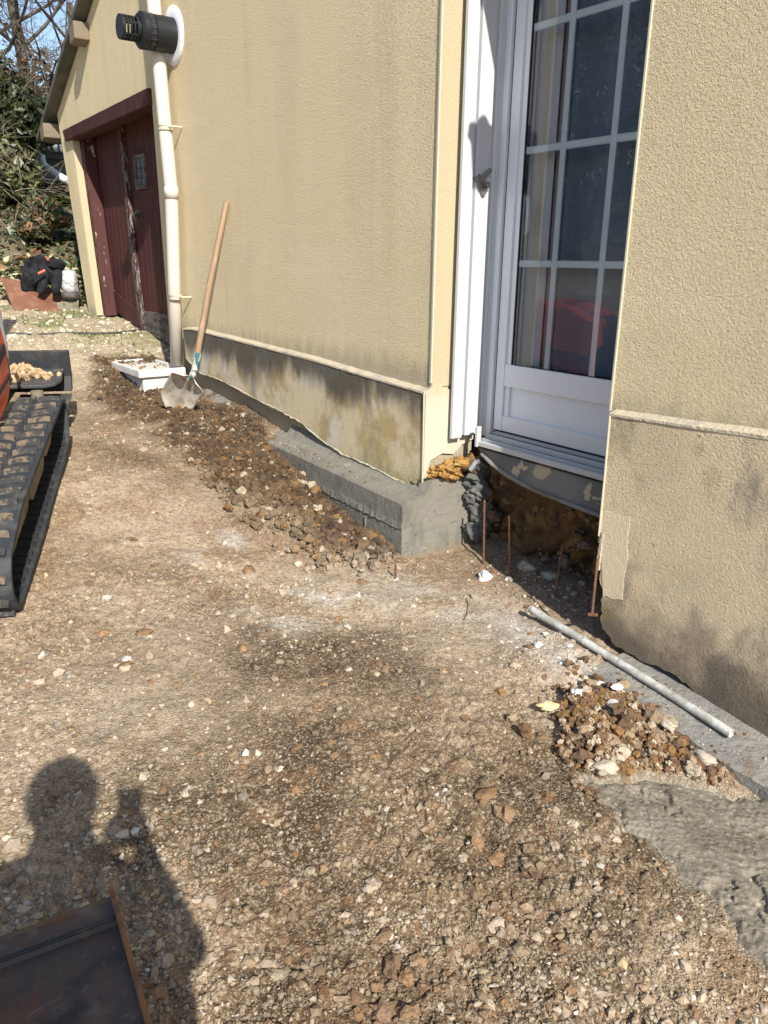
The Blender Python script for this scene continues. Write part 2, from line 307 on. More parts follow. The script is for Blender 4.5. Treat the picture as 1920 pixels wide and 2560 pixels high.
# ------------------------------------------------------------------ ground
ZX = [0, 1, 1.75, 3, 3.5, 4.4, 5.1, 5.8, 6.5, 7.0, 7.5, 8.7, 9.3, 10.5, 12.5, 16, 30, 80]
ZZ = [-.10, -.08, -.02, 0., .10, .32, .41, .425, .49, .65, .79, .90, .97, 1.55, 2.3, 3.0, 4.0, 4.5]
def zbase(x, y):
    z = np.interp(-x, ZX, ZZ)
    return z - .05 * sm(-1.9, -1.2, x) * sm(1.7, 2.2, y)
SOIL = [(-6.75, 2.48), (-5.84, 2.52), (-4.35, 2.45), (-3.0, 2.4), (-2.93, 2.2), (-3.05, 1.98), (-3.5, 1.88), (-4.2, 1.80), (-5.03, 1.80), (-6.1, 1.80), (-6.95, 2.0)]
HEAP = [(-1.62, 2.05), (-1.52, 2.25), (-1.02, 2.24), (-.96, 2.1), (-1.12, 1.9), (-1.21, 1.70), (-1.36, 1.74), (-1.5, 1.9)]
WET = [(-1.26, 1.72), (-1.17, 1.92), (-1.03, 2.12), (-.9, 2.25), (-.2, 2.3), (-.2, 1.25), (-.57, 1.55), (-.75, 1.63), (-.97, 1.70)]
GRAV = [(-14, 6), (-6.4, 3), (-6.8, 2.2), (-6.6, 1.7), (-7.0, .9), (-7.0, -4), (-14, -4)]
def blob(x, y, cx, cy, rx, ry, ang=0):
    c, s = math.cos(ang), math.sin(ang); u = (x - cx) * c + (y - cy) * s; v = -(x - cx) * s + (y - cy) * c
    return np.exp(-((u / rx) ** 2 + (v / ry) ** 2))
def zones(x, y):
    wob = fbm(x, y, 2.2, 4, 3) * .20; wob2 = fbm(x, y, 7, 3, 23) * .07
    soil = sm(.20, -.14, sdpoly(x, y, SOIL) + wob * 1.3 + wob2 * 1.6)
    heap = sm(.06, -.10, sdpoly(x, y, HEAP) + wob2)
    wet = sm(.03, -.03, sdpoly(x, y, WET) + wob2 * .8)
    grav = sm(.4, -.3, sdpoly(x, y, GRAV) + wob * 2)
    dust = np.zeros_like(x)
    for c in [(-3.34, 1.43, .16, .10, .4), (-2.68, 1.42, .20, .09, .7), (-2.80, 1.75, .28, .10, .6), (-2.45, 2.15, .42, .12, .1), (-2.0, 2.25, .35, .12, -.2), (-1.68, 2.2, .22, .14, -.3), (-3.1, 1.62, .22, .05, .9), (-3.5, 1.60, .12, .06, 0)]:
        dust = np.maximum(dust, blob(x, y, *c))
    dust = dust * sm(-.35, .35, fbm(x, y, 6, 4, 51) + .1)
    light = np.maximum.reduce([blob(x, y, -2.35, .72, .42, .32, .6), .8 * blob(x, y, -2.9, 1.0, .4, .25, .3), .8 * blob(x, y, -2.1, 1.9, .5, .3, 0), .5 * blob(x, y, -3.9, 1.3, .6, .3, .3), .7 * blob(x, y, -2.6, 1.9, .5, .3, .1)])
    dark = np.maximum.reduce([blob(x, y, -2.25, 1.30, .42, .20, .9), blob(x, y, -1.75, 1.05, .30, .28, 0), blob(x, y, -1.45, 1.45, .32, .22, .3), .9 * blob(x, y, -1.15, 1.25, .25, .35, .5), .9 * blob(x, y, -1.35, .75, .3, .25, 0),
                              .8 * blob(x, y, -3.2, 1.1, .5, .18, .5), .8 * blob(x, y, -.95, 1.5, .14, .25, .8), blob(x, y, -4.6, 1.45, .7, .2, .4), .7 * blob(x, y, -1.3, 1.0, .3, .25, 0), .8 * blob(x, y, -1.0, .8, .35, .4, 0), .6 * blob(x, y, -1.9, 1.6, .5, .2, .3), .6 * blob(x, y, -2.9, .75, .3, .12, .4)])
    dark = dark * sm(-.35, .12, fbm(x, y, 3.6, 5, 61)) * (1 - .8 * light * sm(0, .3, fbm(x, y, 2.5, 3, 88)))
    return soil, heap, wet, grav, dust, light, dark
def brown_mask(x, y):
    b = np.maximum.reduce([blob(x, y, -1.45, 1.10, .80, .50, .5), blob(x, y, -.95, .85, .5, .5), blob(x, y, -2.35, 1.45, .55, .25, .7), blob(x, y, -1.35, 1.65, .45, .25)])
    return sm(.18, .62, b + .45 * fbm(x, y, 2.8, 4, 141))
def ground_eval(x, y):
    soil, heap, wet, grav, dust, light, dark = zones(x, y)
    bank = sm(-9.4, -10.3, x)
    z = zbase(x, y) + fbm(x, y, .9, 3, 5) * .03 + fbm(x, y, 5, 4, 7) * .016 + bank * fbm(x, y, 1.3, 4, 9) * .35
    f1, id1 = cell(x, y, 42, 3); f2, id2 = cell(x + .3, y, 17, 7); f3, id3 = cell(x, y + .7, 24, 13)
    smooth_ = np.clip(1 - .85 * light - .6 * dust, .2, 1)
    rough_ = np.clip(.35 + .9 * fbm(x, y, 1.9, 3, 131) + .5 * sm(2.2, 1.2, np.hypot(x, y)) + .3 * dark, .12, 1); smooth_ = smooth_ * rough_
    peb = (1 - sm(.15, .62, f1)) * (.3 + .7 * id1) * .009 * smooth_
    lum = (1 - sm(.1, .7, f2)) * (id2 > .55) * .016 * smooth_
    cl = (1 - sm(.05, .75, f3)) * (.3 + id3) * .014 + (1 - sm(.05, .75, f2)) * id2 * .022
    z = z + (peb + lum) * (1 - wet) * (1 - soil) + np.maximum(soil * .7, heap) * cl
    z = z + soil * (.012 + .03 * fbm(x, y, 3, 3, 19)) + soil * .05 * sm(2.30, 2.42, y) * sm(-4.3, -4.6, x) + heap * (.034 + .03 * fbm(x, y, 6, 3, 29))
    # wet concrete patch: a thin slab with drag marks and a lumpy skin
    z = np.where(wet > 9, z * (1 - wet) + wet * (zbase(x, y) + .035 + fbm(x, y, 9, 3, 41) * .010 - .010 * sm(.42, .5, fbm(x * 1.0 + .3 * y, y, 9, 2, 47)) + fbm(x, y, 45, 3, 43) * .006 + fbm(x, y, 110, 2, 44) * .003), z)
    z = z * (1 - wet) + wet * (zbase(x, y) - .012)
    # hollows
    for cx, cy, r, d in [(-1.27, 1.30, .05, .05), (-1.36, 1.25, .04, .04), (-.72, 1.18, .08, .05), (-1.0, 1.02, .035, .03)]:
        z = z - d * np.exp(-((x - cx) ** 2 + (y - cy) ** 2) / r ** 2)
    # colours (dry gravelly earth, damp earth, soil, cement dust ...)
    n1 = fbm(x, y, 3.3, 4, 71)[:, None]; n2 = fbm(x, y, 13, 4, 73)[:, None]; n3 = fbm(x, y, 40, 3, 79)[:, None]
    L = lambda c: np.array(c)[None, :]
    def mix(a, b, t): t = np.clip(t, 0, 1); t = t[:, None] if t.ndim == 1 else t; return a * (1 - t) + b * t
    c = mix(L((.255, .185, .118)), L((.39, .30, .205)), .55 + 1.1 * n1 + .5 * n2)
    c = mix(c, L((.405, .325, .235)), light * .85)
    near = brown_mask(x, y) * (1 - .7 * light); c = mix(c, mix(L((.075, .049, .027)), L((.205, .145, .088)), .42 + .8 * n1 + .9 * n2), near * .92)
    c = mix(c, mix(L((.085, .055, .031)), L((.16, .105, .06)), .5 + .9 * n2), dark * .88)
    c = mix(c, L((.20, .115, .058)), .55 * sm(.25, .5, fbm(x, y, 2.6, 4, 171) + .3 * n2[:, 0]))
    sc = mix(L((.058, .037, .021)), L((.125, .077, .040)), .5 + .9 * n2 + .5 * n3)
    c = mix(c, sc, soil * .95); c = mix(c, mix(L((.15, .085, .045)), L((.30, .20, .12)), .5 + n2), heap * .9)
    gc = mix(L((.36, .29, .185)), L((.50, .42, .29)), .5 + .8 * n2 + .6 * n3)
    moss = sm(.05, .45, fbm(x, y, 1.7, 4, 91)) * sm(-7.0, -7.6, x)
    gc = mix(gc, L((.17, .17, .065)), moss * .75); c = mix(c, gc, grav * (1 - soil))
    c = mix(c, L((.56, .52, .46)), dust * .80)
    wc = mix(L((.20, .182, .145)), L((.30, .272, .215)), .5 + .8 * n2 + .8 * n3); c = mix(c, wc, wet)
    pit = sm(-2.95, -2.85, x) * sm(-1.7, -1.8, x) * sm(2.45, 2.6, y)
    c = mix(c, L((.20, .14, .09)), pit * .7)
    c = mix(c, mix(L((.07, .055, .03)), L((.05, .06, .02)), .5 + n1), bank * .92)
    c *= (1 + .35 * (id1 - .5) * (f1 < .5))[:, None]
    return z, np.clip(c, .01, .9)
def wet_patch():
    nx, ny = 420, 420; X, Y = np.meshgrid(np.linspace(-1.28, -.1, nx), np.linspace(1.15, 2.3, ny), indexing='ij'); x, y = X.ravel(), Y.ravel()
    wob2 = fbm(x, y, 7, 3, 23) * .07; d = sdpoly(x, y, WET) + wob2 * .8 + fbm(x, y, 28, 3, 27) * .022; k = sm(.035, -.05, d)
    f, i = cell(x, y, 55, 77); drag = fbm(x * .35 + y * .9, y * .3 - x * .8, 13, 3, 47)
    z = zbase(x, y) - .030 + k * .031 + fbm(x, y, 6, 3, 41) * .009 + drag * .005 + fbm(x, y, 75, 3, 43) * .0030 + (1 - sm(.1, .6, f)) * (i > .7) * .003 - .010 * sm(.30, .42, fbm(x * .8 + y * .3, y * .8, 7, 3, 49)) * (fbm(x, y, 26, 2, 50) > .0)
    n2 = fbm(x, y, 11, 4, 73)[:, None]; n3 = fbm(x, y, 70, 3, 79)[:, None]; t = np.clip(.5 + .8 * n2 + .7 * n3, 0, 1); c = np.array((.135, .120, .092)) * (1 - t) + np.array((.220, .198, .155)) * t
    b = sm(-.03, .03, d)[:, None]; c = c * (1 - b * .5) + np.array((.25, .17, .10)) * b * .5
    Fi = np.arange(nx - 1)[:, None] * ny + np.arange(ny - 1)[None]; Fq = np.stack([Fi, Fi + ny, Fi + ny + 1, Fi + 1], -1).reshape(-1, 4); Fq = Fq[(k[Fq] > .01).any(1)]
    tag(link('wet_concrete', np_mesh('wet_concrete', np.stack([x, y, z], 1), Fq, {'Col': c}, True), M_['wetconc']), kind='structure')
def gz(x, y): return float(ground_eval(np.array([float(x)]), np.array([float(y)]))[0][0])
def GG(px, py):
    r = ray(px, py); t = np.linspace(.5, 30, 3000); P = EYE + t[:, None] * r
    i = np.argmax(P[:, 2] < zbase(P[:, 0], P[:, 1])); p = P[i].copy(); p[2] = gz(p[0], p[1]); return p
def build_ground():
    a = np.concatenate([np.linspace(95, 193, 1050), np.linspace(193, 455, 150)[1:-1]]); na = len(a)
    r = np.concatenate([np.geomspace(.03, .8, 50)[:-1], np.geomspace(.8, 11, 1080)[:-1], np.geomspace(11, 90, 90)]); nr = len(r)
    A, Rr = np.meshgrid(np.radians(a), r); x = (Rr * np.cos(A)).ravel(); y = (Rr * np.sin(A)).ravel()
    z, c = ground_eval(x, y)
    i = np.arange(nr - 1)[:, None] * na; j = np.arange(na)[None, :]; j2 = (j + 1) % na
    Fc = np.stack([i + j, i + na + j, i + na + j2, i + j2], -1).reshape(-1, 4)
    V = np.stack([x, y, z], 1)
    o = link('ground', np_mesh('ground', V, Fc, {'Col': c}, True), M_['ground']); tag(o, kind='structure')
build_ground(); wet_patch()

# ------------------------------------------------------------------ stones and clods (loose stuff) and single stones
def ico(sub):
    bm = bmesh.new(); bmesh.ops.create_icosphere(bm, subdivisions=sub, radius=1); bm.verts.ensure_lookup_table()
    V = np.array([v.co[:] for v in bm.verts]); Fc = np.array([[v.index for v in f.verts] for f in bm.faces]); bm.free(); return V, Fc
def scatter_mesh(name, P, size, col, sub=1, rough=.28, flat=(.5, .9), mat_=None, smooth=False, sink=.25, nvar=24):
    V0, F0 = ico(sub); n = len(P); nv = len(V0); vars_ = []
    for k in range(nvar):
        v = V0 * (1 + rough * rng.normal(size=(nv, 1)) * .8) if sub == 1 else V0 * np.clip(1 + rough * (fbm(V0[:, 0] * 1.1 + k * 7.3, V0[:, 1] * 1.1 + V0[:, 2] * 1.7, 1.6, 4, k) * 2.2)[:, None] + .13 * rng.normal(size=(nv, 1)), .45, 1.6)
        vars_.append(v * np.array([1, rng.uniform(.6, 1), rng.uniform(*flat)]))
    vars_ = np.array(vars_); kk = rng.integers(0, nvar, n); v = vars_[kk]
    a = rng.uniform(0, 2 * math.pi, n); b = rng.normal(0, .35, n); ca, sa, cb, sb = np.cos(a), np.sin(a), np.cos(b), np.sin(b)
    x, y, z = v[..., 0], v[..., 1], v[..., 2]
    y, z = y * cb[:, None] - z * sb[:, None], y * sb[:, None] + z * cb[:, None]
    x, y = x * ca[:, None] - y * sa[:, None], x * sa[:, None] + y * ca[:, None]
    V = np.stack([x, y, z], -1) * size[:, None, None] + P[:, None, :]; V[..., 2] += (size * (.5 - sink))[:, None] * .6
    Fc = (F0[None] + (np.arange(n) * nv)[:, None, None]).reshape(-1, 3)
    C = np.repeat(col, nv, 0)
    return link(name, np_mesh(name, V.reshape(-1, 3), Fc, {'Col': C}, smooth), mat_)
PAL = np.array([(.50, .42, .31), (.44, .36, .26), (.58, .51, .40), (.36, .28, .19), (.66, .61, .52), (.26, .18, .11), (.33, .20, .11), (.50, .38, .22), (.34, .32, .29), (.74, .71, .66)])
PW = np.array([.22, .2, .16, .14, .08, .08, .04, .03, .03, .02]); PW /= PW.sum()
def in_house(x, y): return ((y > 2.44) & (x > -2.0)) | ((y > 2.40) & (x < -2.98) & (x > -6.0)) | ((y > 2.28) & (x < -2.93) & (x > -4.4)) | (y > 2.9)
def gravel():
    n = 92000; a = np.radians(rng.uniform(108, 182, n)); r = np.exp(rng.uniform(math.log(.75), math.log(9.6), n))
    x = r * np.cos(a); y = r * np.sin(a); soil, heap, wet, grav, dust, light, dark = zones(x, y)
    pr = np.clip(.40 - .34 * light - .22 * dust - .30 * dark + .70 * fbm(x, y, 2.4, 4, 33), .08, 1) * (1 - .97 * wet) * (1 - .72 * soil) + .35 * grav + .42 * sm(2.1, 1.3, r)
    keep = (rng.uniform(size=n) < pr) & ~in_house(x, y) & (x > -9.4); x, y, r = x[keep], y[keep], r[keep]; soil, dust, grav, dark = soil[keep], dust[keep], grav[keep], dark[keep]
    z, gc = ground_eval(x, y); n = len(x)
    size = np.clip(np.exp(rng.normal(math.log(.0037), .62, n)), .0016, .017) * np.clip(.62 + .20 * r, .82, 2.2)
    col = PAL[rng.choice(len(PAL), n, p=PW)] * rng.uniform(.75, 1.12, (n, 1))
    t = np.clip(.40 + .40 * soil + .42 * dark + .12 * brown_mask(x, y) - .25 * (rng.uniform(size=n) < .2), 0, 1)[:, None]; col = col * (.86 + .30 * brown_mask(x, y))[:, None]; col = col * (1 - t) + gc * t
    pale = (grav > .5) & (rng.uniform(size=n) < .55); col[pale] = np.array([.62, .54, .40]) * rng.uniform(.8, 1.15, (pale.sum(), 1))
    dw = (dust > .35) & (rng.uniform(size=n) < .35); col[dw] = np.array([.62, .59, .54]) * rng.uniform(.8, 1.1, (dw.sum(), 1))
    o = scatter_mesh('loose_gravel', np.stack([x, y, z], 1), size, col, 1, .30, (.45, .85), M_['stones'])
    tag(o, 'loose pale gravel and chippings scattered over the whole yard', 'gravel', kind='stuff')
gravel()
def clods():
    n = 30000; x = rng.uniform(-7, -2.9, n); y = rng.uniform(1.7, 2.45, n); soil, heap, wet, grav, dust, light, dark = zones(x, y)
    keep = (rng.uniform(size=n) < soil ** 1.5 * np.clip((-x) / 3 * .12 + .45 + .35 * sm(-5, -3.2, x), 0, 1)) & ~in_house(x, y); x, y = x[keep], y[keep]
    z, gc = ground_eval(x, y); n = len(x); big = sm(-4.8, -3.3, x)
    size = np.exp(rng.normal(math.log(.0052), .62, n)) * (1 + 1.1 * big); size = np.clip(size, .0022, .034)
    col = gc * rng.uniform(.65, 1.2, (n, 1)); o = rng.uniform(size=n) < .08; pw = rng.uniform(size=n) < .05; col[pw] = np.array([.38, .32, .24]); col[o] = np.array([.19, .108, .045]) * rng.uniform(.8, 1.2, (o.sum(), 1))
    z = z + rng.uniform(0, .03, n) * big
    tag(scatter_mesh('soil_clods', np.stack([x, y, z], 1), size, col, 2, .30, (.6, 1), M_['clods'], False), 'crumbly brown soil clods banked against the new concrete footing', 'soil', kind='stuff')
    n = 5200; x = rng.uniform(-1.75, -.9, n); y = rng.uniform(1.6, 2.3, n); _, heap, wet, *_r = zones(x, y)
    keep = (rng.uniform(size=n) < heap + .02) & (wet < .5); x, y = x[keep], y[keep]; z, gc = ground_eval(x, y); n = len(x)
    size = np.clip(np.exp(rng.normal(math.log(.0078), .50, n)), .003, .034)
    pal = np.array([(.17, .10, .055), (.22, .125, .05), (.30, .22, .14), (.42, .35, .26), (.12, .075, .045)]); col = pal[rng.choice(5, n, p=[.3, .2, .22, .13, .15])] * rng.uniform(.8, 1.2, (n, 1))
    z = z + rng.uniform(-.005, .02, n)
    tag(scatter_mesh('rubble', np.stack([x, y, z], 1), size, col, 2, .38, (.6, 1), M_['clods'], False), 'small heap of brown rubble and clods beside the plastic pipe', 'rubble', kind='stuff')
    # scattered clods over the yard
    n = 1500; a = np.radians(rng.uniform(110, 178, n)); r = np.exp(rng.uniform(math.log(.8), math.log(5), n)); x = r * np.cos(a); y = r * np.sin(a)
    soil, heap, wet, grav, dust, light, dark = zones(x, y); keep = ~in_house(x, y) & (wet < .3) & (rng.uniform(size=n) < .25 + .6 * dark); x, y = x[keep], y[keep]; z, gc = ground_eval(x, y); n = len(x)
    size = np.clip(np.exp(rng.normal(math.log(.010), .45, n)), .005, .03)
    pal = np.array([(.20, .13, .08), (.26, .17, .10), (.25, .15, .08), (.38, .31, .23)]); col = pal[rng.choice(4, n)] * rng.uniform(.8, 1.2, (n, 1))
    tag(scatter_mesh('earth_crumbs', np.stack([x, y, z], 1), size, col, 2, .32, (.4, .75), M_['clods'], False), 'flattened crumbs of brown earth pressed into the yard', 'soil', kind='stuff')
clods()
def crumbs():
    n = 520; x = np.concatenate([rng.uniform(-4.3, -2.98, n // 2), rng.uniform(-1.6, -.6, n - n // 2)]); a = np.arange(n) < n // 2; y = np.where(a, 2.31 + .13 * rng.beta(1.2, 1.6, n), 2.22 + .2 * rng.uniform(size=n))
    z = np.where(a, .318 + .045 * (-2.95 - x) / 1.45 + .10 * np.clip(y - 2.41, 0, 1), np.interp(x, [-1.66, -1.3, -1.05, .4], [-.03, -.055, -.085, -.15]) + .012 * (y - 2.2) / .3)
    keep = rng.uniform(size=n) < np.where(a, np.clip((-3.1 - x) / .8, .12, 1), .8); x, y, z = x[keep], y[keep], z[keep]; n = len(x)
    pal = np.array([(.14, .09, .05), (.22, .14, .08), (.40, .35, .28), (.20, .19, .17)])
    tag(scatter_mesh('soil_crumbs', np.stack([x, y, z], 1), np.clip(np.exp(rng.normal(math.log(.0035), .5, n)), .0015, .011), pal[rng.choice(4, n)] * rng.uniform(.8, 1.2, (n, 1)), 1, .3, (.5, .9), M_['stones']), 'crumbs of soil and grit spilled on top of the concrete footings', 'soil', kind='stuff')
crumbs()
def stone(name, p, size, material, label, cat='stone', rough=.3, sub=3, seed=1, rot=0, lift=.25):
    V, Fc = ico(sub); n = fbm(V[:, 0] * 1.2 + seed * 3.7, V[:, 1] * 1.2 + V[:, 2] * 1.9 + seed, 1.2, 4, seed)
    cl = np.abs(fbm(V[:, 0] * 2 + V[:, 2] + seed, V[:, 1] * 2 - V[:, 2], 1.5, 3, seed + 40))
    V = V * np.clip(1 + rough * 1.5 * n - rough * .6 * cl + .035 * rng.normal(size=len(V)), .5, 1.5)[:, None] * np.array(size); c, s = math.cos(rot), math.sin(rot)
    V = np.stack([V[:, 0] * c - V[:, 1] * s, V[:, 0] * s + V[:, 1] * c, V[:, 2]], 1) + np.array(p) + [0, 0, size[2] * lift]
    o = link(name, np_mesh(name, V, Fc, None, True), material, at=p); return tag(o, label, cat)
def stones():
    st = [('flat_stone', (1368, 1790), (.034, .022, .012), 'ygstone', 'flat yellow stone lying left of the rubble heap', 1),
          ('yellow_clod', (792, 1320), (.042, .034, .028), 'clay', 'large yellow clay lump in front of the footing', 2),
          ('white_lump', (1530, 1815), (.026, .020, .016), 'wstone', 'bright white lump near the middle of the rubble heap', 3),
          ('white_lump', (1438, 1778), (.019, .016, .013), 'wstone', 'white lump on the upper left edge of the rubble heap', 4),
          ('white_lump', (1537, 1762), (.022, .014, .012), 'wstone', 'white lump at the top of the rubble heap, nearest the pipe', 5),
          ('grey_stone', (1665, 1850), (.036, .024, .018), 'gstone', 'long pale grey stone on the right part of the rubble heap', 6),
          ('pale_stone', (1750, 1935), (.040, .024, .016), 'gstone', 'broad pale stone at the lower right foot of the rubble heap', 7),
          ('mortar_lump', (1510, 1950), (.032, .026, .018), 'gstone', 'crumbled grey brown lump between rubble heap and wet concrete', 8),
          ('pointed_stone', (912, 1370), (.020, .012, .034), 'gstone', 'pointed pale stone standing by the corner of the concrete footing', 9),
          ('white_lump', (925, 1385), (.020, .016, .014), 'wstone', 'white pebble at the bottom corner of the concrete footing', 10),
          ('bone_shaped_stone', (785, 1366), (.036, .018, .014), 'wstone', 'off white knobbly stone below the yellow clay lump', 11),
          ('brown_clod', (915, 1320), (.024, .020, .034), 'bstone', 'upright rounded brown clod leaning on the front of the footing', 12),
          ('white_rock', (1213, 1440), (.034, .030, .028), 'wstone', 'rough white rock in front of the doorway pit, left of the rods', 13),
          ('rock', (1318, 1415), (.045, .036, .028), 'gstone', 'rounded brown grey rock in the shaded doorway pit', 14),
          ('rock', (1372, 1432), (.040, .030, .026), 'gstone', 'grey angular rock behind the leaning steel rod in the pit', 15),
          ('orange_clod', (1215, 2005), (.036, .028, .014), 'bstone', 'flat orange brown clod pressed into the ground beside a dark hollow', 16),
          ('brown_clod', (620, 1425), (.034, .026, .016), 'bstone', 'brown clod surrounded by white cement dust', 17),
          ('brown_clod', (905, 1453), (.026, .020, .014), 'bstone', 'brown clod lying just below the short steel stub', 18),
          ('brown_clod', (365, 1585), (.030, .022, .013), 'bstone', 'crumbling reddish brown clod in the open gravel right of the track', 19),
          ('brown_clod', (312, 1675), (.040, .020, .014), 'bstone', 'long dark brown clod on pale ground above the head shadow', 20),
          ('brown_clod', (610, 1625), (.022, .018, .014), 'bstone', 'small brown clod at the edge of the damp earth in mid yard', 21),
          ('pale_stone', (1410, 1665), (.018, .014, .010), 'wstone', 'small white stone between flat yellow stone and doorway', 22)]
    for i, (n, px, s, m_, lab, sd) in enumerate(st):
        p = GG(*px); k = 1.0; up_ = .026 if 'heap' in lab else 0; stone(n, p + np.array((0, 0, up_)), np.array(s) * 1.15, M_[m_], lab, 'stone' if 'clod' not in n else 'clod', .34, 3, sd, sd * .9)
stones()

# ------------------------------------------------------------------ house
house = empty('house', (-2.5, 2.5, 0), 'cream rendered house with white French door and stained plinth over new concrete footing', 'house')
XL, XR = -2.99, -1.88; YW = 2.5; XP = -6.42
ZH = 3.1
wall = MB(); wall.box((XP, YW, .25), (XL, YW + .3, 6)); wall.box((XR, YW, .52), (3.5, YW + .3, 6)); wall.box((XR + .22, YW, -.3), (3.5, YW + .3, .52)); wall.box((XL, YW, ZH), (XR, YW + .3, 6))
wall.box((XP, YW + 3.5, 0), (3.5, YW + 3.6, 6)); wall.box((XP, YW + .3, .4), (XP + .2, YW + 3.5, 6)); wall.box((3.3, YW + .3, -.1), (3.5, YW + 3.5, 6)); wall.box((XP, YW, 6), (3.5, YW + 3.6, 6.1))
wall.build('wall', M_['stucco'], house)
# reveal lining and corner beads
MB().box((XL, YW + .004, .885), (XL + .006, YW + .34, ZH - .002)).build('reveal', M_['reveal'], house)
MB().box((XL - .006, YW - .008, .905), (XL + .008, YW + .003, ZH)).build('corner_bead', M_['bead'], house, .002)
MB().box((XR - .006, YW - .006, .94), (XR + .004, YW + .003, ZH)).build('corner_bead', M_['bead'], house, .002)
# plinths: 4 cm facings with a broken lower edge
def poly_wall(pts, y): return [W(px, py, y) for px, py in pts]
def jag(poly, i0, i1, amp, n, seed):
    """subdivide edges i0..i1 of polygon and jitter in x,z"""
    r = random.Random(seed); out = []
    for k, p in enumerate(poly):
        out.append(np.array(p))
        if i0 <= k < i1:
            q = np.array(poly[k + 1])
            for t in range(1, n): out.append(p + (q - p) * t / n + np.array([r.uniform(-amp, amp), 0, r.uniform(-amp, amp)]))
    return out
YP = YW - .045
def facing(name, poly, material):
    b = MB().prism(poly, (0, .043, 0)); return b.build(name, material, house, .006, seg=1)
pl = [(1060, 981), (1057, 1198), (1014, 1214), (960, 1185), (900, 1158), (850, 1135), (806, 1105), (752, 1059), (700, 1030), (661, 1012), (589, 972), (545, 950), (502, 936), (464, 896), (457, 823), (480, 823), (633, 862), (784, 901), (930, 945)]
facing('plinth', jag(poly_wall(pl, YP), 1, 13, .012, 6, 3), M_['plinth'])
pr = [(1525, 1034), (1920, 1093), (2300, 1160), (2400, 2150), (1920, 1863), (1839, 1806), (1762, 1748), (1697, 1698), (1627, 1663), (1573, 1636), (1527, 1605), (1500, 1555), (1504, 1493), (1496, 1400), (1496, 1343), (1502, 1273), (1509, 1200)]
prp = poly_wall(pr, YP); prp[2] = np.array((3.4, YP, 1.0)); prp[3] = np.array((3.4, YP, -.30))
facing('plinth', jag(prp, 4, 14, .008, 6, 5), M_['plinthR'])
# bare chipped plaster along the broken lower edge
ce = [np.array(p) for p in poly_wall(pl[2:14], YP - .002)]; ce = jag(ce, 0, len(ce) - 1, .006, 7, 13)
MB().tube([p + np.array((0, .004, .006)) for p in ce], [.003 + .006 * abs(math.sin(k * 1.7) * math.sin(k * .37)) for k in range(len(ce))], 6).build('chipped_edge', M_['chip'], house)
# weathered ledge on top of each plinth
def ledge(pts, far=None):
    b = MB(); n = 60; P = [np.array(p) for p in poly_wall(pts, YP)] + ([np.array(far)] if far else []); d = np.cumsum([0] + [np.linalg.norm(P[i + 1] - P[i]) for i in range(len(P) - 1)])
    vs = []; r = random.Random(4)
    for i in range(n + 1):
        s = d[-1] * i / n; x = np.interp(s, d, [p[0] for p in P]); z = np.interp(s, d, [p[2] for p in P])
        j = r.uniform(-.004, .004)
        vs += [(x, YP - .003 + j * .4, z - .008), (x, YP - .002 + j * .4, z + .002 + j * .5), (x, YW + .002, z + .015 + j * .6), (x, YW + .002, z - .012)]
    fs = [(i * 4 + k, i * 4 + (k + 1) % 4, i * 4 + 4 + (k + 1) % 4, i * 4 + 4 + k) for i in range(n) for k in range(4)] + [(0, 1, 2, 3), tuple(n * 4 + k for k in (3, 2, 1, 0))]
    b.add(vs, fs).build('ledge', M_['ledge'], house)
ledge([(457, 822), (480, 822), (633, 861), (784, 900), (930, 944), (1061, 981)]); ledge([(1523, 1034), (1920, 1093)], (3.4, YP, 1.0))
# mortar strip and bead at the broken edge of the right plinth, bead at the left plinth corner
def strip(name, a, b, wd, material):
    a = np.array(a); b = np.array(b); MB().tube([a, (a + b) / 2 + rng.normal(0, .002, 3), b], wd, 6).build(name, material, house)
strip('corner_bead', W(1060, 985, YP - .004), W(1056, 1205, YP - .004), .0045, M_['bead'])
strip('corner_bead', W(1525, 1040, YP - .004), W(1497, 1340, YP - .004), .0045, M_['bead'])
q = [W(1502, 1330, YP - .006), W(1509, 1330, YP - .006), W(1497, 1427, YP - .006), W(1486, 1425, YP - .006)]
MB().prism(q, (0, .04, 0)).build('mortar_strip', M_['ledge'], house, .003)
pq = [W(1505, 1278, YP - .0016), W(1575, 1292, YP - .0016), W(1568, 1400, YP - .0016), W(1556, 1500, YP - .0016), W(1508, 1492, YP - .0016), W(1500, 1350, YP - .0016)]
MB().prism(jag(pq, 0, 4, .006, 6, 8), (0, .006, 0)).build('render_patch', M_['patch'], house)
# broken return under the reveal
MB().prism([(XL + .001, 2.458, .86), (XL + .001, 2.458, .42), (XL + .001, 2.50, .50), (XL + .001, 2.58, .53), (XL + .001, 2.66, .515), (XL + .001, 2.72, .56), (XL + .001, 2.80, .58), (XL + .001, 2.80, .80), (XL + .001, 2.52, .90)], (.013, 0, 0)).build('reveal', M_['reveal'], house, .002)
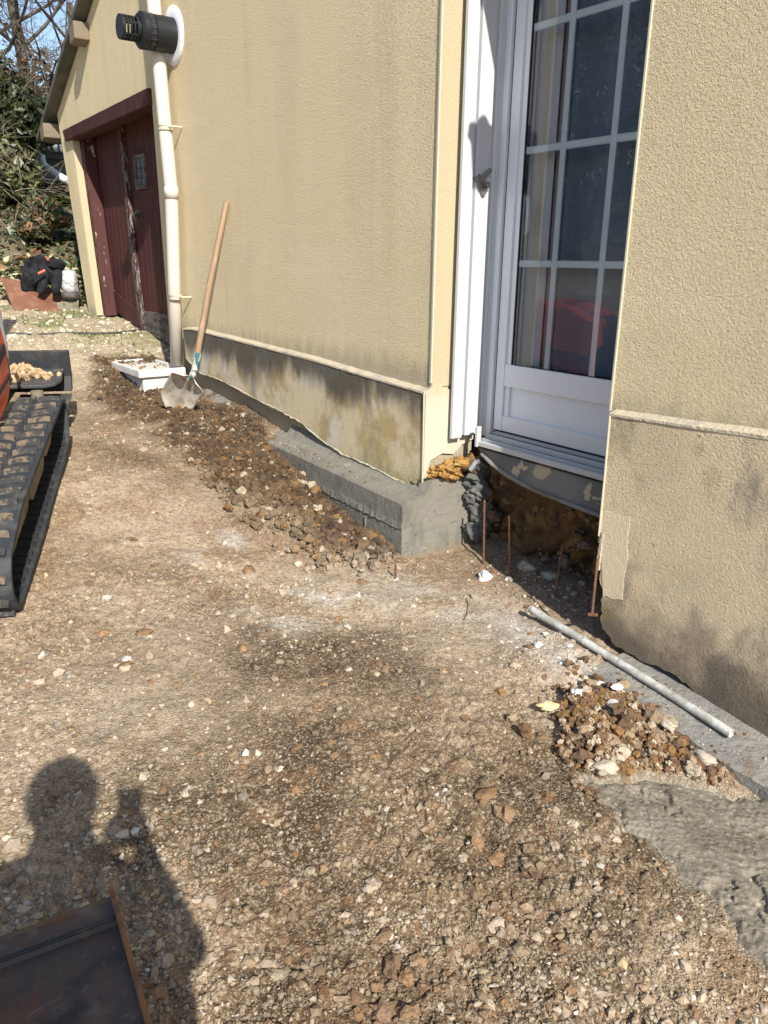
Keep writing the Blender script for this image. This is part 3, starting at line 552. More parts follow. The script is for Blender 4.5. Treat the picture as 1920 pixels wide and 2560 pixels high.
# new concrete footing, left of the door: top slab, sloped rear and the lower lift with a seam
XF = -2.95; YF = 2.30
def footing():
    b = MB(); nx = 70; vs = []; r = random.Random(9)
    prof0 = lambda x: [(YF, -.15), (YF, .150), (YF + .004, .156), (YF - .006, .166), (YF - .004, .176), (YF, .20), (YF + .001, .30 + (-.018 if x > XF - .02 else 0)), (YF + .012, .312), (2.40, .318), (2.445, .33), (2.50, .40), (2.56, .41), (3.02, .40), (3.02, -.15)]
    for i in range(nx + 1):
        x = -4.42 + (XF + 4.42) * i / nx; sl = .045 * (XF - x) / 1.45
        for k, (y, z) in enumerate(prof0(x)):
            jz = r.uniform(-.004, .004) if 2 <= k <= 4 else r.uniform(-.0006, .0006)
            vs.append((x, y + (r.uniform(-.004, .003) if 2 <= k <= 4 else 0), z + (sl if z > .19 else sl * .6 if z > 0 else 0) + jz))
    n = len(prof0(0)); fs = [(i * n + k, i * n + (k + 1) % n, i * n + n + (k + 1) % n, i * n + n + k) for i in range(nx) for k in range(n)]
    fs += [tuple(range(n)), tuple(nx * n + k for k in range(n))[::-1]]
    b.add(vs, fs).build('footing', M_['concrete'], house)
    for x in (-3.28, -3.86):                                   # formwork joint ribs
        MB().box((x - .005, YF - .006, -.02), (x + .005, YF + .002, .15)).build('joint_rib', M_['concrete_rough'], house, .002)
    # rough older concrete further left and the lumpy mortar bed behind the plinth
    for (x0, x1, y0, y1, z0, z1, zb, nm, mt, sd) in [(-5.75, -4.42, 2.385, 2.50, .475, .335, .2, 'old_footing', 'oldconc', 3), (-1.66, 3.4, 2.205, 2.50, -.035, -.13, -.4, 'footing', 'concrete_rough', 6)]:
        nx, ny = (70 if nm == 'old_footing' else 240), 14; X, Y = np.meshgrid(np.linspace(x0, x1, nx), np.linspace(y0, y1, ny), indexing='ij')
        Z = z0 + (z1 - z0) * (X - x0) / (x1 - x0) + fbm(X.ravel(), Y.ravel(), 14, 4, sd).reshape(X.shape) * .008 + .03 * (Y - y0) / (y1 - y0)
        if nm == 'footing': Z = np.interp(X, [-1.66, -1.3, -1.05, .4], [-.03, -.055, -.085, -.15]) + fbm(X.ravel(), Y.ravel(), 14, 4, sd).reshape(X.shape) * .005 + .012 * (Y - y0) / (y1 - y0)
        V = np.concatenate([np.stack([X, Y, Z], -1).reshape(-1, 3), np.stack([X[:, 0], Y[:, 0] - .004, np.full(nx, zb)], -1), np.stack([X[0, :], Y[0, :], np.full(ny, zb)], -1), np.stack([X[-1, :], Y[-1, :], np.full(ny, zb)], -1)])
        Fq = [(i * ny + j, (i + 1) * ny + j, (i + 1) * ny + j + 1, i * ny + j + 1) for i in range(nx - 1) for j in range(ny - 1)]
        Fq += [(nx * ny + i, nx * ny + i + 1, (i + 1) * ny, i * ny) for i in range(nx - 1)]
        o1 = nx * ny + nx; Fq += [(o1 + j, j, j + 1, o1 + j + 1) for j in range(ny - 1)]
        o2 = o1 + ny; Fq += [(o2 + j + 1, (nx - 1) * ny + j + 1, (nx - 1) * ny + j, o2 + j) for j in range(ny - 1)]
        link(nm, np_mesh(nm, V, np.array(Fq)), M_[mt], house)
footing()
# concrete beam under the sill with a curved lower edge
bm_ = [(-2.88, .56), (-1.8, .56), (-1.8, .36), (-2.06, .405), (-2.2, .41), (-2.33, .418), (-2.45, .425), (-2.54, .437), (-2.66, .46), (-2.757, .49), (-2.84, .53)]
MB().prism([(x, 2.74, z) for x, z in bm_], (0, .10, 0)).build('sill_beam', M_['beam'], house, .006)
lip = [(x, 2.735, z + .006) for x, z in bm_[2:][::-1]]
MB().tube(lip, .011, 8).build('beam_lip', M_['concrete_rough'], house)
MB().tube([(-2.84, 2.70, .50), (-2.845, 2.66, .455)], .012, 10).build('conduit', M_['grey'], house)
# cut earth face and orange clay under the door
def lump_sheet(name, P0, eu, ev, nu, nv, amp, sc, seed, material, label):
    u, v = np.meshgrid(np.linspace(0, 1, nu), np.linspace(0, 1, nv), indexing='ij'); P0, eu, ev = map(np.array, (P0, eu, ev)); nn = np.cross(eu, ev); nn = nn / np.linalg.norm(nn)
    P = P0 + u[..., None] * eu + v[..., None] * ev; f1, i1 = cell(P[..., 0].ravel() * 1.0, (P[..., 2] + P[..., 1]).ravel(), sc, seed)
    d = (fbm(P[..., 0].ravel(), P[..., 2].ravel(), 5, 5, seed) * amp + (1 - sm(.1, .7, f1)) * i1 * amp * .8).reshape(u.shape)
    V = (P + nn * d[..., None]).reshape(-1, 3); i = np.arange(nu - 1)[:, None] * nv; j = np.arange(nv - 1)[None]
    Fq = np.stack([i + j, i + nv + j, i + nv + j + 1, i + j + 1], -1).reshape(-1, 4)
    return link(name, np_mesh(name, V, Fq, None, True), material)
tag(lump_sheet('earth_bank', (-3.1, 2.99, -.08), (1.5, 0, 0), (0, -.13, .68), 190, 100, .085, 11, 5, M_['soil'], ''), kind='structure')
n = 130; px_ = rng.uniform(-2.95, -1.75, n); t_ = rng.uniform(0, 1, n) ** 1.6; pp_ = np.stack([px_, 2.975 - .13 * t_ - .05, .0 + .45 * t_], 1)
tag(scatter_mesh('bank_pebbles', pp_, np.clip(np.exp(rng.normal(math.log(.012), .6, n)), .004, .04), np.array([(.20, .13, .07), (.24, .18, .12), (.10, .06, .03), (.22, .13, .05)])[rng.choice(4, n)] * rng.uniform(.7, 1.2, (n, 1)), 2, .3, (.5, .9), M_['clods']), 'stones and lumps sticking out of the cut earth under the door', 'stones', kind='stuff')
cl = empty('clay_clump', (-2.86, 2.62, .42), 'orange clay clump wedged under the broken render beside the door sill', 'clay')
for k, (dx, dy, dz, s) in enumerate([(0, 0, .03, .055), (.01, .085, .045, .05), (-.02, -.06, .02, .035), (.02, .15, .04, .06), (.0, .05, .0, .05)]):
    V, Fc = ico(4); n = fbm(V[:, 0] + k * 5, V[:, 1] + V[:, 2] * 1.7, 2.2, 5, k + 60); V = V * np.clip(1 + 1.0 * n + .03 * rng.normal(size=len(V)), .4, 1.7)[:, None] * s * np.array([.7, 1, .72]) + np.array((-2.94 + dx, 2.58 + dy, .425 + dz))
    link('clay_lump', np_mesh('clay_lump', V, Fc, None, True), M_['clay'] if k != 3 else M_['soil'], cl)
for k, (x, y, z, s) in enumerate([(-2.90, 2.80, .40, .07), (-2.87, 2.78, .30, .06), (-2.90, 2.83, .20, .07), (-2.88, 2.80, .09, .06), (-2.85, 2.76, .46, .04)]):
    V, Fc = ico(4); n = fbm(V[:, 0] + k * 9, V[:, 1] + V[:, 2] * 1.7, 1.6, 5, k + 80); V = V * (1 + .95 * n)[:, None] * s * np.array([.75, 1.1, 1.0]) + np.array((x - .03, y, z))
    link('mortar_spill', np_mesh('mortar_spill', V, Fc, None, True), M_['mortar'], house)

# ---- French door ------------------------------------------------
YD = 2.85; KD = YD / 2.80                       # the leaf stands 35 cm behind the wall face
def DX(x): return x * KD
def DZ(z): return 1.5 + (z - 1.5) * KD
fr = MB(); fr.box((-2.99, YD - .03, .60), (DX(-2.905), YD + .07, ZH)); fr.box((DX(-2.905), YD - .012, .60), (DX(-2.868), YD + .07, ZH)); fr.box((DX(-2.868), YD - .022, .60), (DX(-2.835), YD + .07, ZH))
fr.box((-1.895, YD - .02, .60), (-1.80, YD + .07, ZH)); fr.box((DX(-2.835), YD - .02, ZH - .06), (-1.90, YD + .07, ZH))
dfr = fr.build('door_frame', M_['pvc'], house, .004)
Z0, Z1, ZG0, ZG1 = DZ(.665), 3.05, DZ(1.005), 2.97
XG0, XG1 = DX(-2.735), -2.04
lf = MB(); lf.box((DX(-2.824), YD - .008, Z0), (DX(-2.767), YD + .06, Z1)); lf.box((DX(-2.767), YD + .004, Z0), (XG0, YD + .06, Z1))
lf.box((XG1, YD - .008, Z0), (DX(-1.925), YD + .06, Z1)); lf.box((XG0, YD - .008, ZG1), (XG1, YD + .06, Z1))
lf.box((DX(-2.7665), YD - .006, DZ(.895)), (XG1 - .0005, YD + .0035, ZG0)); lf.box((XG0 + .0005, YD + .0035, DZ(.895)), (XG1 - .001, YD + .06, ZG0))
lf.box((DX(-2.7665), YD - .006, Z0 + .001), (XG1 - .0005, YD + .0035, DZ(.742))); lf.box((XG0 + .0005, YD + .0035, Z0), (XG1 - .001, YD + .06, DZ(.742)))
door = lf.build('french_door', M_['pvc'], house, .003)
MB().box((XG0 - .001, YD + .018, DZ(.742)), (XG1 + .001, YD + .04, DZ(.895))).build('door_panel', M_['pvc'], door)
bars = MB()
for x in (DX(-2.511), DX(-2.241)): bars.box((x - .017, YD + .013, ZG0), (x + .017, YD + .026, ZG1))
zb = [DZ(1.488), DZ(1.983), DZ(2.478)]
xs = [XG0, DX(-2.5275), DX(-2.4945), DX(-2.2575), DX(-2.2245), XG1]
for z in zb:
    for k in range(3): bars.box((xs[2 * k], YD + .0135, z - .0165), (xs[2 * k + 1], YD + .0255, z + .0165))
bars.build('glazing_bars', M_['white'], door, .004)
MB().add([(XG0 - .002, YD + .0095, ZG0 - .002), (XG1 + .002, YD + .0095, ZG0 - .002), (XG1 + .002, YD + .0095, ZG1 + .002), (XG0 - .002, YD + .0095, ZG1 + .002)], [(0, 1, 2, 3)]).build('pane', M_['glass'], door, recalc=False)
gk = MB(); gk.box((XG0, YD + .0045, ZG0), (XG0 + .005, YD + .033, ZG1)); gk.box((XG0 + .006, YD + .013, ZG0), (XG1, YD + .033, ZG0 + .005)); gk.box((DX(-2.8345), YD + .0, Z0), (DX(-2.8245), YD + .05, Z1))
gk.build('gasket', M_['gasket'], door)
hb = MB().tube([(-2.79, 2.895, 1.80), (-2.775, 2.89, 1.785), (-2.765, 2.886, 1.74), (-2.763, 2.886, 1.69), (-2.769, 2.89, 1.64), (-2.79, 2.895, 1.61)], .011, 10); hb.build('door_pull', M_['white'], door, smooth=True)
sill = MB()
for (y0, y1, z0, z1) in [(2.715, 2.735, .578, .604), (2.735, 2.752, .572, .598), (2.752, 2.770, .580, .616), (2.770, 2.785, .580, .606), (2.785, 2.80, .590, .636), (2.80, 2.848, .60, .636), (2.848, 2.92, .60, .640)]:
    sill.box((-2.865, y0, z0), (-1.86, y1 - .0005, z1))
sl_ = sill.build('door_sill', M_['pvc_dirty'], house, .0025)
MB().box((-2.86, 2.8485, .6405), (-1.9, 2.858, .6495)).build('drip_gasket', M_['gasket'], sl_)
for ya, yb, za in ((2.7525, 2.757, .616), (2.786, 2.790, .636), (2.8005, 2.806, .636), (2.736, 2.7395, .598)): MB().box((-2.86, ya, za), (-1.88, yb, za + .0012)).build('sill_gasket', M_['gasket'], sl_)
MB().box((-2.868, 2.706, .572), (-2.850, 2.738, .68)).build('sill_cap', M_['pvc_dirty'], sl_, .004)
# folded shutter panels standing in the reveal
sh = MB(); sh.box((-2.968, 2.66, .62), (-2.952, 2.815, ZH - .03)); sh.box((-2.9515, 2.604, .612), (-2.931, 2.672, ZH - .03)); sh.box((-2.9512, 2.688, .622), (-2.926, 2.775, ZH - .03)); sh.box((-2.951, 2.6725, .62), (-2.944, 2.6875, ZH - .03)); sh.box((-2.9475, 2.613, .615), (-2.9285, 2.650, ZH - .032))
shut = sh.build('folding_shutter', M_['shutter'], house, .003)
lt = MB(); xl = -2.927
a = PX_(1192, 440, xl); b_ = PX_(1207, 488, xl); lt.tube([a, (a + b_) / 2, b_], .017, 8)
c_ = PX_(1212, 432, xl - .0); lt.tube([a + (0.006, 0, 0), PX_(1205, 452, xl + .012), PX_(1213, 462, xl + .012)], .012, 8)
lt.tube([PX_(1203, 448, xl + .012), PX_(1226, 425, xl + .018)], .012, 8)
lt.lathe([(0, .014), (.026, .014), (.030, .009)], PX_(1212, 463, xl), (1, 0, 0), 14)
lt.build('shutter_latch', M_['steel'], shut)
# room, curtains and net behind the glass
rm = MB(); rm.box((-3.8, 2.95, .60), (-1.2, 5.0, .62)); rm.box((-3.8, 4.98, .62), (-1.2, 5.0, 3.2)); rm.box((-3.82, 2.95, .6), (-3.8, 5, 3.2)); rm.box((-1.2, 2.95, .6), (-1.18, 5, 3.2)); rm.box((-3.8, 2.95, 3.2), (-1.2, 5, 3.22))
rm.build('room_shell', M_['room'], house)
def curtain(x0, x1, y, z0, z1, material, waves, amp, label, name='curtain'):
    n = 90; vs = []; fs = []
    for i in range(n + 1):
        t = i / n; x = x0 + (x1 - x0) * t; yy = y + amp * math.sin(t * waves * 2 * math.pi + .5 * math.sin(t * 9))
        vs += [(x, yy, z0), (x, yy, z1), (x, yy + .004, z0), (x, yy + .004, z1)]
    for i in range(n): a = i * 4; fs += [(a, a + 4, a + 5, a + 1), (a + 2, a + 3, a + 7, a + 6)]
    o = MB().add(vs, fs).build(name, material, None, smooth=True, at=((x0 + x1) / 2, y, z0)); return tag(o, label, 'curtain')
curtain(-3.04, -2.70, 2.97, .70, 3.05, M_['curtain'], 3, .012, 'pale curtain hanging inside the left column of the door glass')
curtain(-2.72, -2.655, 2.985, .70, 3.05, M_['curtain2'], 1, .006, 'dull pink curtain edge hanging beside the pale curtain')
curtain(-2.76, -1.85, 3.02, .70, 3.05, M_['net'], 5, .010, 'dark blue grey net curtain across the middle and right panes', 'net_curtain')
# wall lantern above the right wall (its shadow falls on the shutter)
wl = empty('wall_lantern', (-1.66, 2.5, 2.9), 'dark wall lantern mounted above the right of the French door', 'lamp')
MB().box((-1.70, 2.48, 2.90), (-1.62, 2.499, 3.10)).tube([(-1.66, 2.48, 3.02), (-1.66, 2.40, 3.06), (-1.66, 2.37, 3.04)], .012, 8).build('bracket', M_['blackpl'], wl)
MB().lathe([(0, .035), (.02, .05), (.20, .075), (.22, .10), (.25, .06), (.30, .02)], (-1.66, 2.37, 2.82), (0, 0, 1), 8).build('lamp_body', M_['blackpl'], wl)

# ---- downpipe, flue terminal --------------------------------------
pp = MB(); ptop = W(378, -60, 2.41); pb = W(442, 912, 2.41); pm = W(357 * 1.1574, 280 * 1.1574, 2.41); pj = W(428, 475, 2.41)
pth = [ptop + (ptop - pm) * 1.5, ptop, (ptop + pm) / 2, pm, pj, (pj + pb) / 2, pb]
dp = pp.tube(pth, .050, 24, True).build('downpipe', M_['pipe'], house, smooth=True)
MB().tube([pj + (0, 0, .02), pj + (0, 0, -.06)], .0535, 24).build('pipe_socket', M_['pipe'], dp, smooth=True)
for q, nm in ((W(414, 319, 2.41), 0), (W(440, 742, 2.41), 1)):
    MB().lathe([(-.02, .0505), (-.02, .055), (-.008, .055), (-.008, .0515), (.008, .0515), (.008, .055), (.02, .055), (.02, .0505)], q, (0, 0, 1), 24, False).tube([q + (.05, .0, 0), q + (.085, .02, 0), q + (.10, .088, 0)], .007, 8).build('pipe_clamp', M_['bead'], dp)
fa = (0, -1, 0); fc = (-6.0, 2.5, 3.015); NB = 32
ft = MB().lathe([(0.012, .0), (.012, .115), (.155, .115), (.158, .108), (.20, .108), (.205, .118), (.245, .118), (.262, .10), (.262, .078), (.262, 0)], fc, fa, 40, False)
flue = ft.build('flue_terminal', M_['blackpl'], house)
MB().lathe([(0, .0), (.0, .19), (.008, .19), (.016, .155), (.014, .116)], fc, fa, 48, False).build('rosette', M_['white'], flue, smooth=True)
tp = MB()
tp.lathe([(.262, .078), (.285, .078), (.285, .070), (.262, .070)], fc, fa, 32, False); tp.lathe([(.372, 0), (.372, .078), (.392, .078), (.392, 0)], fc, fa, 32, False)
for d in (.305, .328, .35): tp.lathe([(d - .005, .062), (d - .005, .076), (d + .005, .076), (d + .005, .062)], fc, fa, 32, False)
for k in range(6):
    an = k * math.pi / 3 + .3; c0 = Vector(fc) + Vector((math.cos(an) * .070, 0, math.sin(an) * .070)); tp.tube([c0 + Vector((0, -.262, 0)), c0 + Vector((0, -.38, 0))], .0085, 6)
tp.build('end_cage', M_['blackpl'], flue)
rb = MB().lathe([(.168, .1085), (.168, .112), (.197, .112), (.197, .1085)], fc, fa, 40, False)
for k in range(20):
    an = k * 2 * math.pi / 20; c0 = Vector(fc) + Vector((math.cos(an) * .110, 0, math.sin(an) * .110)); rb.tube([c0 + Vector((0, -.160, 0)), c0 + Vector((0, -.205, 0))], .006, 6)
rb.build('rib_ring', M_['dkmetal'], flue)

# ---- gully --------------------------------------------------------
gl = empty('gully', (-6.45, 2.3, .5), 'white concrete rain gully box at the foot of the downpipe', 'gully')
def tray(x0, x1, y0, y1, z0, z1, t, cut):
    outer = [(x0 + cut, y0), (x1, y0), (x1, y1), (x0, y1), (x0, y0 + cut)]
    cx = (x0 + x1) / 2; cy = (y0 + y1) / 2; inner = [(cx + (x - cx) * (1 - 2 * t / (x1 - x0)), cy + (y - cy) * (1 - 2 * t / (y1 - y0))) for x, y in outer]; n = 5
    vs = [(x, y, z0) for x, y in outer] + [(x, y, z1) for x, y in outer] + [(x, y, z1) for x, y in inner] + [(x, y, z1 - .022) for x, y in inner]
    fs = [(i, (i + 1) % n, (i + 1) % n + n, i + n) for i in range(n)] + [(i + n, (i + 1) % n + n, (i + 1) % n + 2 * n, i + 2 * n) for i in range(n)] + [(i + 2 * n, (i + 1) % n + 2 * n, (i + 1) % n + 3 * n, i + 3 * n) for i in range(n)] + [tuple(range(n))[::-1], tuple(range(3 * n, 4 * n))]
    return MB().add(vs, fs)
tray(-6.86, -6.10, 2.06, 2.455, .575, .635, .035, .06).build('gully_rim', M_['conc_white'], gl, .006)
MB().box((-6.80, 2.10, .40), (-6.13, 2.45, .575)).build('gully_box', M_['conc_white'], gl, .006)
gcr = MB()
for k in range(26):
    V, Fc = ico(1); p = np.array((rng.uniform(-6.75, -6.2), rng.uniform(2.13, 2.4), .616)); gcr.add(V * (1 + .3 * rng.normal(size=(12, 1))) * rng.uniform(.006, .016) + p, [tuple(f) for f in Fc])
tag(gcr.build('gully_crumbs', M_['bstone'], gl), kind='stuff')

# ------------------------------------------------------------------ garage
gar = empty('garage', (-8, 2.5, .8), 'cream rendered garage with sloping roof edge and dark red double doors', 'garage')
XGR = XP; sl_g = .4655
def roofz(x): return 3.614 + (x + 7.712) * sl_g
jl_t = W(178, 342, YW); jl_b = W(240, 780, YW); lw_t = W(143, 290, YW); lw_b = W(228, 790, YW)
XD1 = -6.52
lint = .0
gw = [(lw_b[0], .5), (jl_b[0], .5), (jl_b[0], jl_b[2]), (jl_t[0], 2.68), (XD1, 2.68), (XD1, .4), (XGR - .001, .4), (XGR - .001, 6.0), (-6.42, roofz(-6.42)), (lw_t[0], roofz(lw_t[0]))]
gw[7] = (XGR - .001, roofz(XGR) + .0)
gw = [p for i, p in enumerate(gw) if i != 8]
MB().prism([(x, YW + .0, z) for x, z in gw], (0, .22, 0)).build('wall', M_['stucco'], gar)
MB().box((lw_t[0] + .02, YW + .22, .6), (lw_t[0] + .22, 8.0, roofz(lw_t[0]) - .02)).box((XGR - .9, YW + .3, .5), (XGR - .0, 8, .6)).build('side_wall', M_['stucco'], gar)
rp = lambda x, y, d=0: np.array((x, y, roofz(x) + .012 + d))
xe = -9.72
MB().prism([rp(xe, 2.385), rp(-5.9, 2.385), rp(-5.9, 2.385, .05), rp(xe, 2.385, .05)], (0, .115, 0)).build('verge', M_['roof'], gar, .004)
MB().prism([rp(xe - .02, 2.50, .0), rp(XP - .02, 2.50, .0), rp(XP - .02, 2.50, .055), rp(xe - .02, 2.50, .055)], (0, 5.6, 0)).build('roof', M_['roof'], gar)
for x, ln, w_ in ((-7.98, .135, .16), (-9.38, .14, .15)):
    c = rp(x, 2.5); MB().prism([(x - w_ / 2, 2.385 - .02, c[2] - .19), (x + w_ / 2, 2.365, c[2] - .19 + .03), (x + w_ / 2, 2.365, c[2] - .02), (x - w_ / 2, 2.365, c[2] - .06)], (0, .30 if x < -9 else .134, 0)).build('purlin', M_['oldwood'], gar, .008)
# door: lintel, frame, two leaves recessed
YR = 2.70
MB().prism([(jl_t[0] - .12, YW - .035, 2.62), (XD1 + .01, YW - .035, 2.635), (XD1 + .01, YW - .035, 2.755), (jl_t[0] - .17, YW - .035, 2.725)], (0, .16, 0)).build('lintel', M_['doorred'], gar, .006)
ML, MR = W(300, 300, YR), W(358, 826, YR); BL = W(258, 752, YR); BR = W(432, 866, YR)
def plank_leaf(name, tl, tr, bl, br, n, dy, material):
    b = MB(); lerp = lambda a, c, t: a + (c - a) * t; g = .003
    def q(t, z0=None): p = lerp(bl, br, t); u = lerp(tl, tr, t); return (p[0], p[2]), (u[0], 2.68)
    for k in range(n):
        (xa, za), (ua, wa) = q(k / n); (xb, zb_), (ub, wb_) = q((k + 1) / n)
        b.prism([(xa + g, YR + dy, za), (xb - g, YR + dy, zb_), (ub - g, YR + dy, wb_), (ua + g, YR + dy, wa)], (0, .035, 0))
    (xa, za), (ua, wa) = q(0); (xb, zb_), (ub, wb_) = q(1)
    b.prism([(xa, YR + dy + .010, za + .01), (xb, YR + dy + .010, zb_ + .01), (ub, YR + dy + .010, wb_), (ua, YR + dy + .010, wa)], (0, .018, 0))
    return b.build(name, material, gar, .003, seg=1)
TL = W(176, 345, YR) * 1.0; TL = np.array((jl_t[0] + .02, YR, 2.68)); TR = np.array((XD1 - .0, YR, 2.68)); TM = np.array((ML[0], YR, 2.68))
e_ = np.array((.03, 0, 0))
leafL = plank_leaf('door_leaf', TL, TM, BL, MR, 9, 0, M_['doorred'])
leafR = plank_leaf('door_leaf', TM + e_, np.array((XD1, YR, 2.68)), MR + e_, BR, 8, .02, M_['doorred'])
kq = [W(274, 768, YR), W(355, 823, YR), W(353, 778, YR), W(264, 760 - 2, YR)]
kq = [W(262, 757, YR), W(355, 823, YR), W(350, 776, YR), W(258, 752 - 0, YR) + (0, 0, .22)]
MB().prism([(p[0], YR - .016, p[2]) for p in kq], (0, .015, 0)).build('kick_board', M_['doorred'], leafL, .003)
kq = [W(364, 828, YR), W(432, 866, YR), W(430, 785, YR), W(360, 778, YR)]
MB().prism([(p[0], YR + .002, p[2]) for p in kq], (0, .017, 0)).build('kick_board', M_['doorgrey'], leafR, .003)
cs = [W(354, 825, YR), W(363, 829, YR), W(335, 600, YR), W(315, 400, YR), W(306, 316, YR), W(301, 318, YR), W(309, 400, YR), W(328, 600, YR)]
MB().prism([(p[0], YR - .022, p[2]) for p in cs], (0, .04, 0)).build('cover_strip', M_['peel'], leafL, .003)
p0 = W(340, 398, YR + .01); p1 = W(367, 462, YR + .01); p2 = W(346, 466, YR + .01); p3 = W(360, 393, YR + .01)
wz0, wz1 = p1[2], p0[2]; wx0 = (p0[0] + p2[0]) / 2; wx1 = wx0 + .22
wf = MB(); wf.box((wx0 - .035, YR - .004, wz0 - .03), (wx0, YR + .019, wz1 + .03)); wf.box((wx0, YR - .004, wz0 - .03), (wx1, YR + .019, wz0)); wf.box((wx0, YR - .004, wz1), (wx1, YR + .019, wz1 + .03)); wf.box((wx1, YR - .004, wz0 - .03), (wx1 + .02, YR + .019, wz1 + .03))
wnd = wf.build('vision_window', M_['doorgrey'], leafR); MB().box((wx0, YR + .008, wz0), (wx1, YR + .018, wz1)).build('window_pane', mat('dirtyglass', (.085, .10, .115), .25, spec=.6), wnd)
wb = MB()
for t in (.3, .62): wb.box((wx0, YR + .004, wz0 + (wz1 - wz0) * t - .005), (wx1, YR + .0078, wz0 + (wz1 - wz0) * t + .005))
wb.box((wx0 + .10, YR + .0045, wz0), (wx0 + .11, YR + .0075, wz1))
wb.build('window_bars', M_['dkmetal'], wnd)
lk = W(343, 535, YR - .0); MB().lathe([(0, .03), (.02, .028), (.04, .02), (.05, .0)], lk + (0, .02, 0), (0, -1, 0), 14).tube([lk + (0, -.02, 0), lk + (-.0, -.05, -.02), lk + (-.01, -.03, -.16)], .008, 8).build('door_latch', M_['dkmetal'], leafR)
MB().prism([(jl_t[0] - .02, YW + .075, 2.66), (jl_t[0] + .10, YW + .075, 2.66), (jl_b[0] + .10, YW + .075, .90), (jl_b[0] - .04, YW + .075, .92)], (0, .12, 0)).build('door_post', M_['doorpost'], gar, .004)
MB().prism([(jl_t[0] + .002, YW + .002, 2.62), (jl_t[0] + .022, YW + .002, 2.62), (jl_b[0] + .02, YW + .002, .90), (jl_b[0] + .002, YW + .002, .90)], (0, .07, 0)).build('door_reveal', M_['reveal'], gar, .004)
MB().box((-9.0, 2.86, .4), (-6.4, 2.90, 2.9)).build('inner_wall', M_['dkmetal'], gar)

# ------------------------------------------------------------------ shovel
shv = empty('shovel', (-5.42, 1.95, .47), 'round point shovel with wooden handle leaning on the cream wall', 'shovel')
top = np.array((-5.215, 2.478, 1.865)); col_ = np.array((-5.20, 2.175, .80)); T = G(432, 1016, .455); Nk = W(481, 938, 2.10)
mid = (top + col_) / 2 + (0.0, -.01, -.0)
MB().tube([top + (0, 0, .0), top + (top - mid) * -.02, mid, col_, col_ + (col_ - mid) * .12], [.017, .020, .021, .022, .018], 14).build('handle', M_['wood'], shv, smooth=True)
cdir = (col_ - mid) / np.linalg.norm(col_ - mid)
sk = MB().tube([col_ - cdir * .06, col_ + cdir * .06, Nk, Nk + (Nk - col_) * .25 + (-.02, 0, -.0)], [.0245, .025, .023, .010], 14).build('socket', M_['teal'], shv, smooth=True)
def blade():
    ax = T - Nk; Lb = np.linalg.norm(ax); ax = ax / Lb; vd = EYE - (T + Nk) / 2; vd = vd / np.linalg.norm(vd); wd = np.cross(ax, vd); wd /= np.linalg.norm(wd); nn = np.cross(wd, ax)
    nu, nv = 24, 17; V = []
    for side in (0, 1):
        for i in range(nu):
            t = i / (nu - 1); wdt = .128 * (1 - max(0, (t - .62) / .38) ** 2.2 * .80) * (min(1, .35 + t / .10 * .65) if t < .1 else 1)
            for j in range(nv):
                s = j / (nv - 1) * 2 - 1
                h = .035 * s * s - .020 * math.exp(-(s / .16) ** 2) * max(0, 1 - t * 1.1) * -1 + .035 * (t - .5) ** 2 * 4 * .5
                V.append(Nk + ax * (t * Lb * 1.02 + .02) + wd * s * wdt + nn * (h - side * .004 - .02))
    F_ = [];  n0 = nu * nv
    for i in range(nu - 1):
        for j in range(nv - 1):
            a = i * nv + j; F_.append((a, a + nv, a + nv + 1, a + 1)); F_.append((n0 + a, n0 + a + 1, n0 + a + nv + 1, n0 + a + nv))
    ring = [j for j in range(nv)] + [i * nv + nv - 1 for i in range(1, nu)] + [(nu - 1) * nv + j for j in range(nv - 2, -1, -1)] + [i * nv for i in range(nu - 2, 0, -1)]
    for k in range(len(ring)): a, b = ring[k], ring[(k + 1) % len(ring)]; F_.append((a, b, b + n0, a + n0))
    MB().add(V, F_).build('blade', M_['steelmud'], shv, smooth=True)
blade()

# ------------------------------------------------------------------ lying pipe and steel rods
a = G(1326, 1522, .015); b = G(1829, 1834, -.045); mid = (a + b) / 2 + np.array((.0, .0, .004)); d = (b - a) / np.linalg.norm(b - a)
pv = MB(); n = 20; Ro, Ri = .0165, .0135
pts = [a, a + (mid - a) * .5 + (0, 0, .002), mid, mid + (b - mid) * .5 + (0, 0, .002), b]
lp = MB().tube(pts, Ro, n, False)
lp.lathe([(0, Ro), (.0005, Ri), (-.35, Ri), (-.351, 0)], b, d, n, False); lp.lathe([(0, Ro), (.001, 0)], a, -d, n, False)
o = lp.build('plastic_pipe', M_['duct'], None, smooth=True, at=a); tag(o, 'pale plastic conduit pipe lying on the ground along the right plinth', 'pipe')
def rod(base, topp, label, r=.0055, bend=0):
    base = np.array(base); topp = np.array(topp); n = 34; path = [base + (topp - base) * t / n for t in range(n + 1)]
    rs = [r * (1.0 + (.13 if k % 2 else 0)) for k in range(n + 1)]
    o = MB().tube(path, rs, 8).build('steel_rod', M_['rebar'], None, at=base); tag(o, label, 'steel rod', 'rusty steel rods planted in front of the doorway')
for (pb_, pt_, yb, yt, lab) in [((1210, 1402), (1211, 1250), 2.36, 2.36, 'rusty steel rod standing nearest the concrete footing, lit by sun'), ((1277, 1440), (1273, 1289), 2.36, 2.36, 'rusty steel rod standing on the shadow edge, second from the footing'),
                               ((1387, 1487), (1408, 1358), 2.36, 2.40, 'rusty steel rod leaning to the right in the shaded pit'), ((1480, 1535), (1494, 1395), 2.33, 2.36, 'dark steel rod half hidden by the edge of the right plinth')]:
    p = GG(*pb_) if pb_[0] < 1450 else W(*pb_, 2.40)
    rod(p + np.array((0, 0, -.05 if pb_[0] < 1450 else 0)), W(*pt_, p[1] + (yt - yb)), lab)
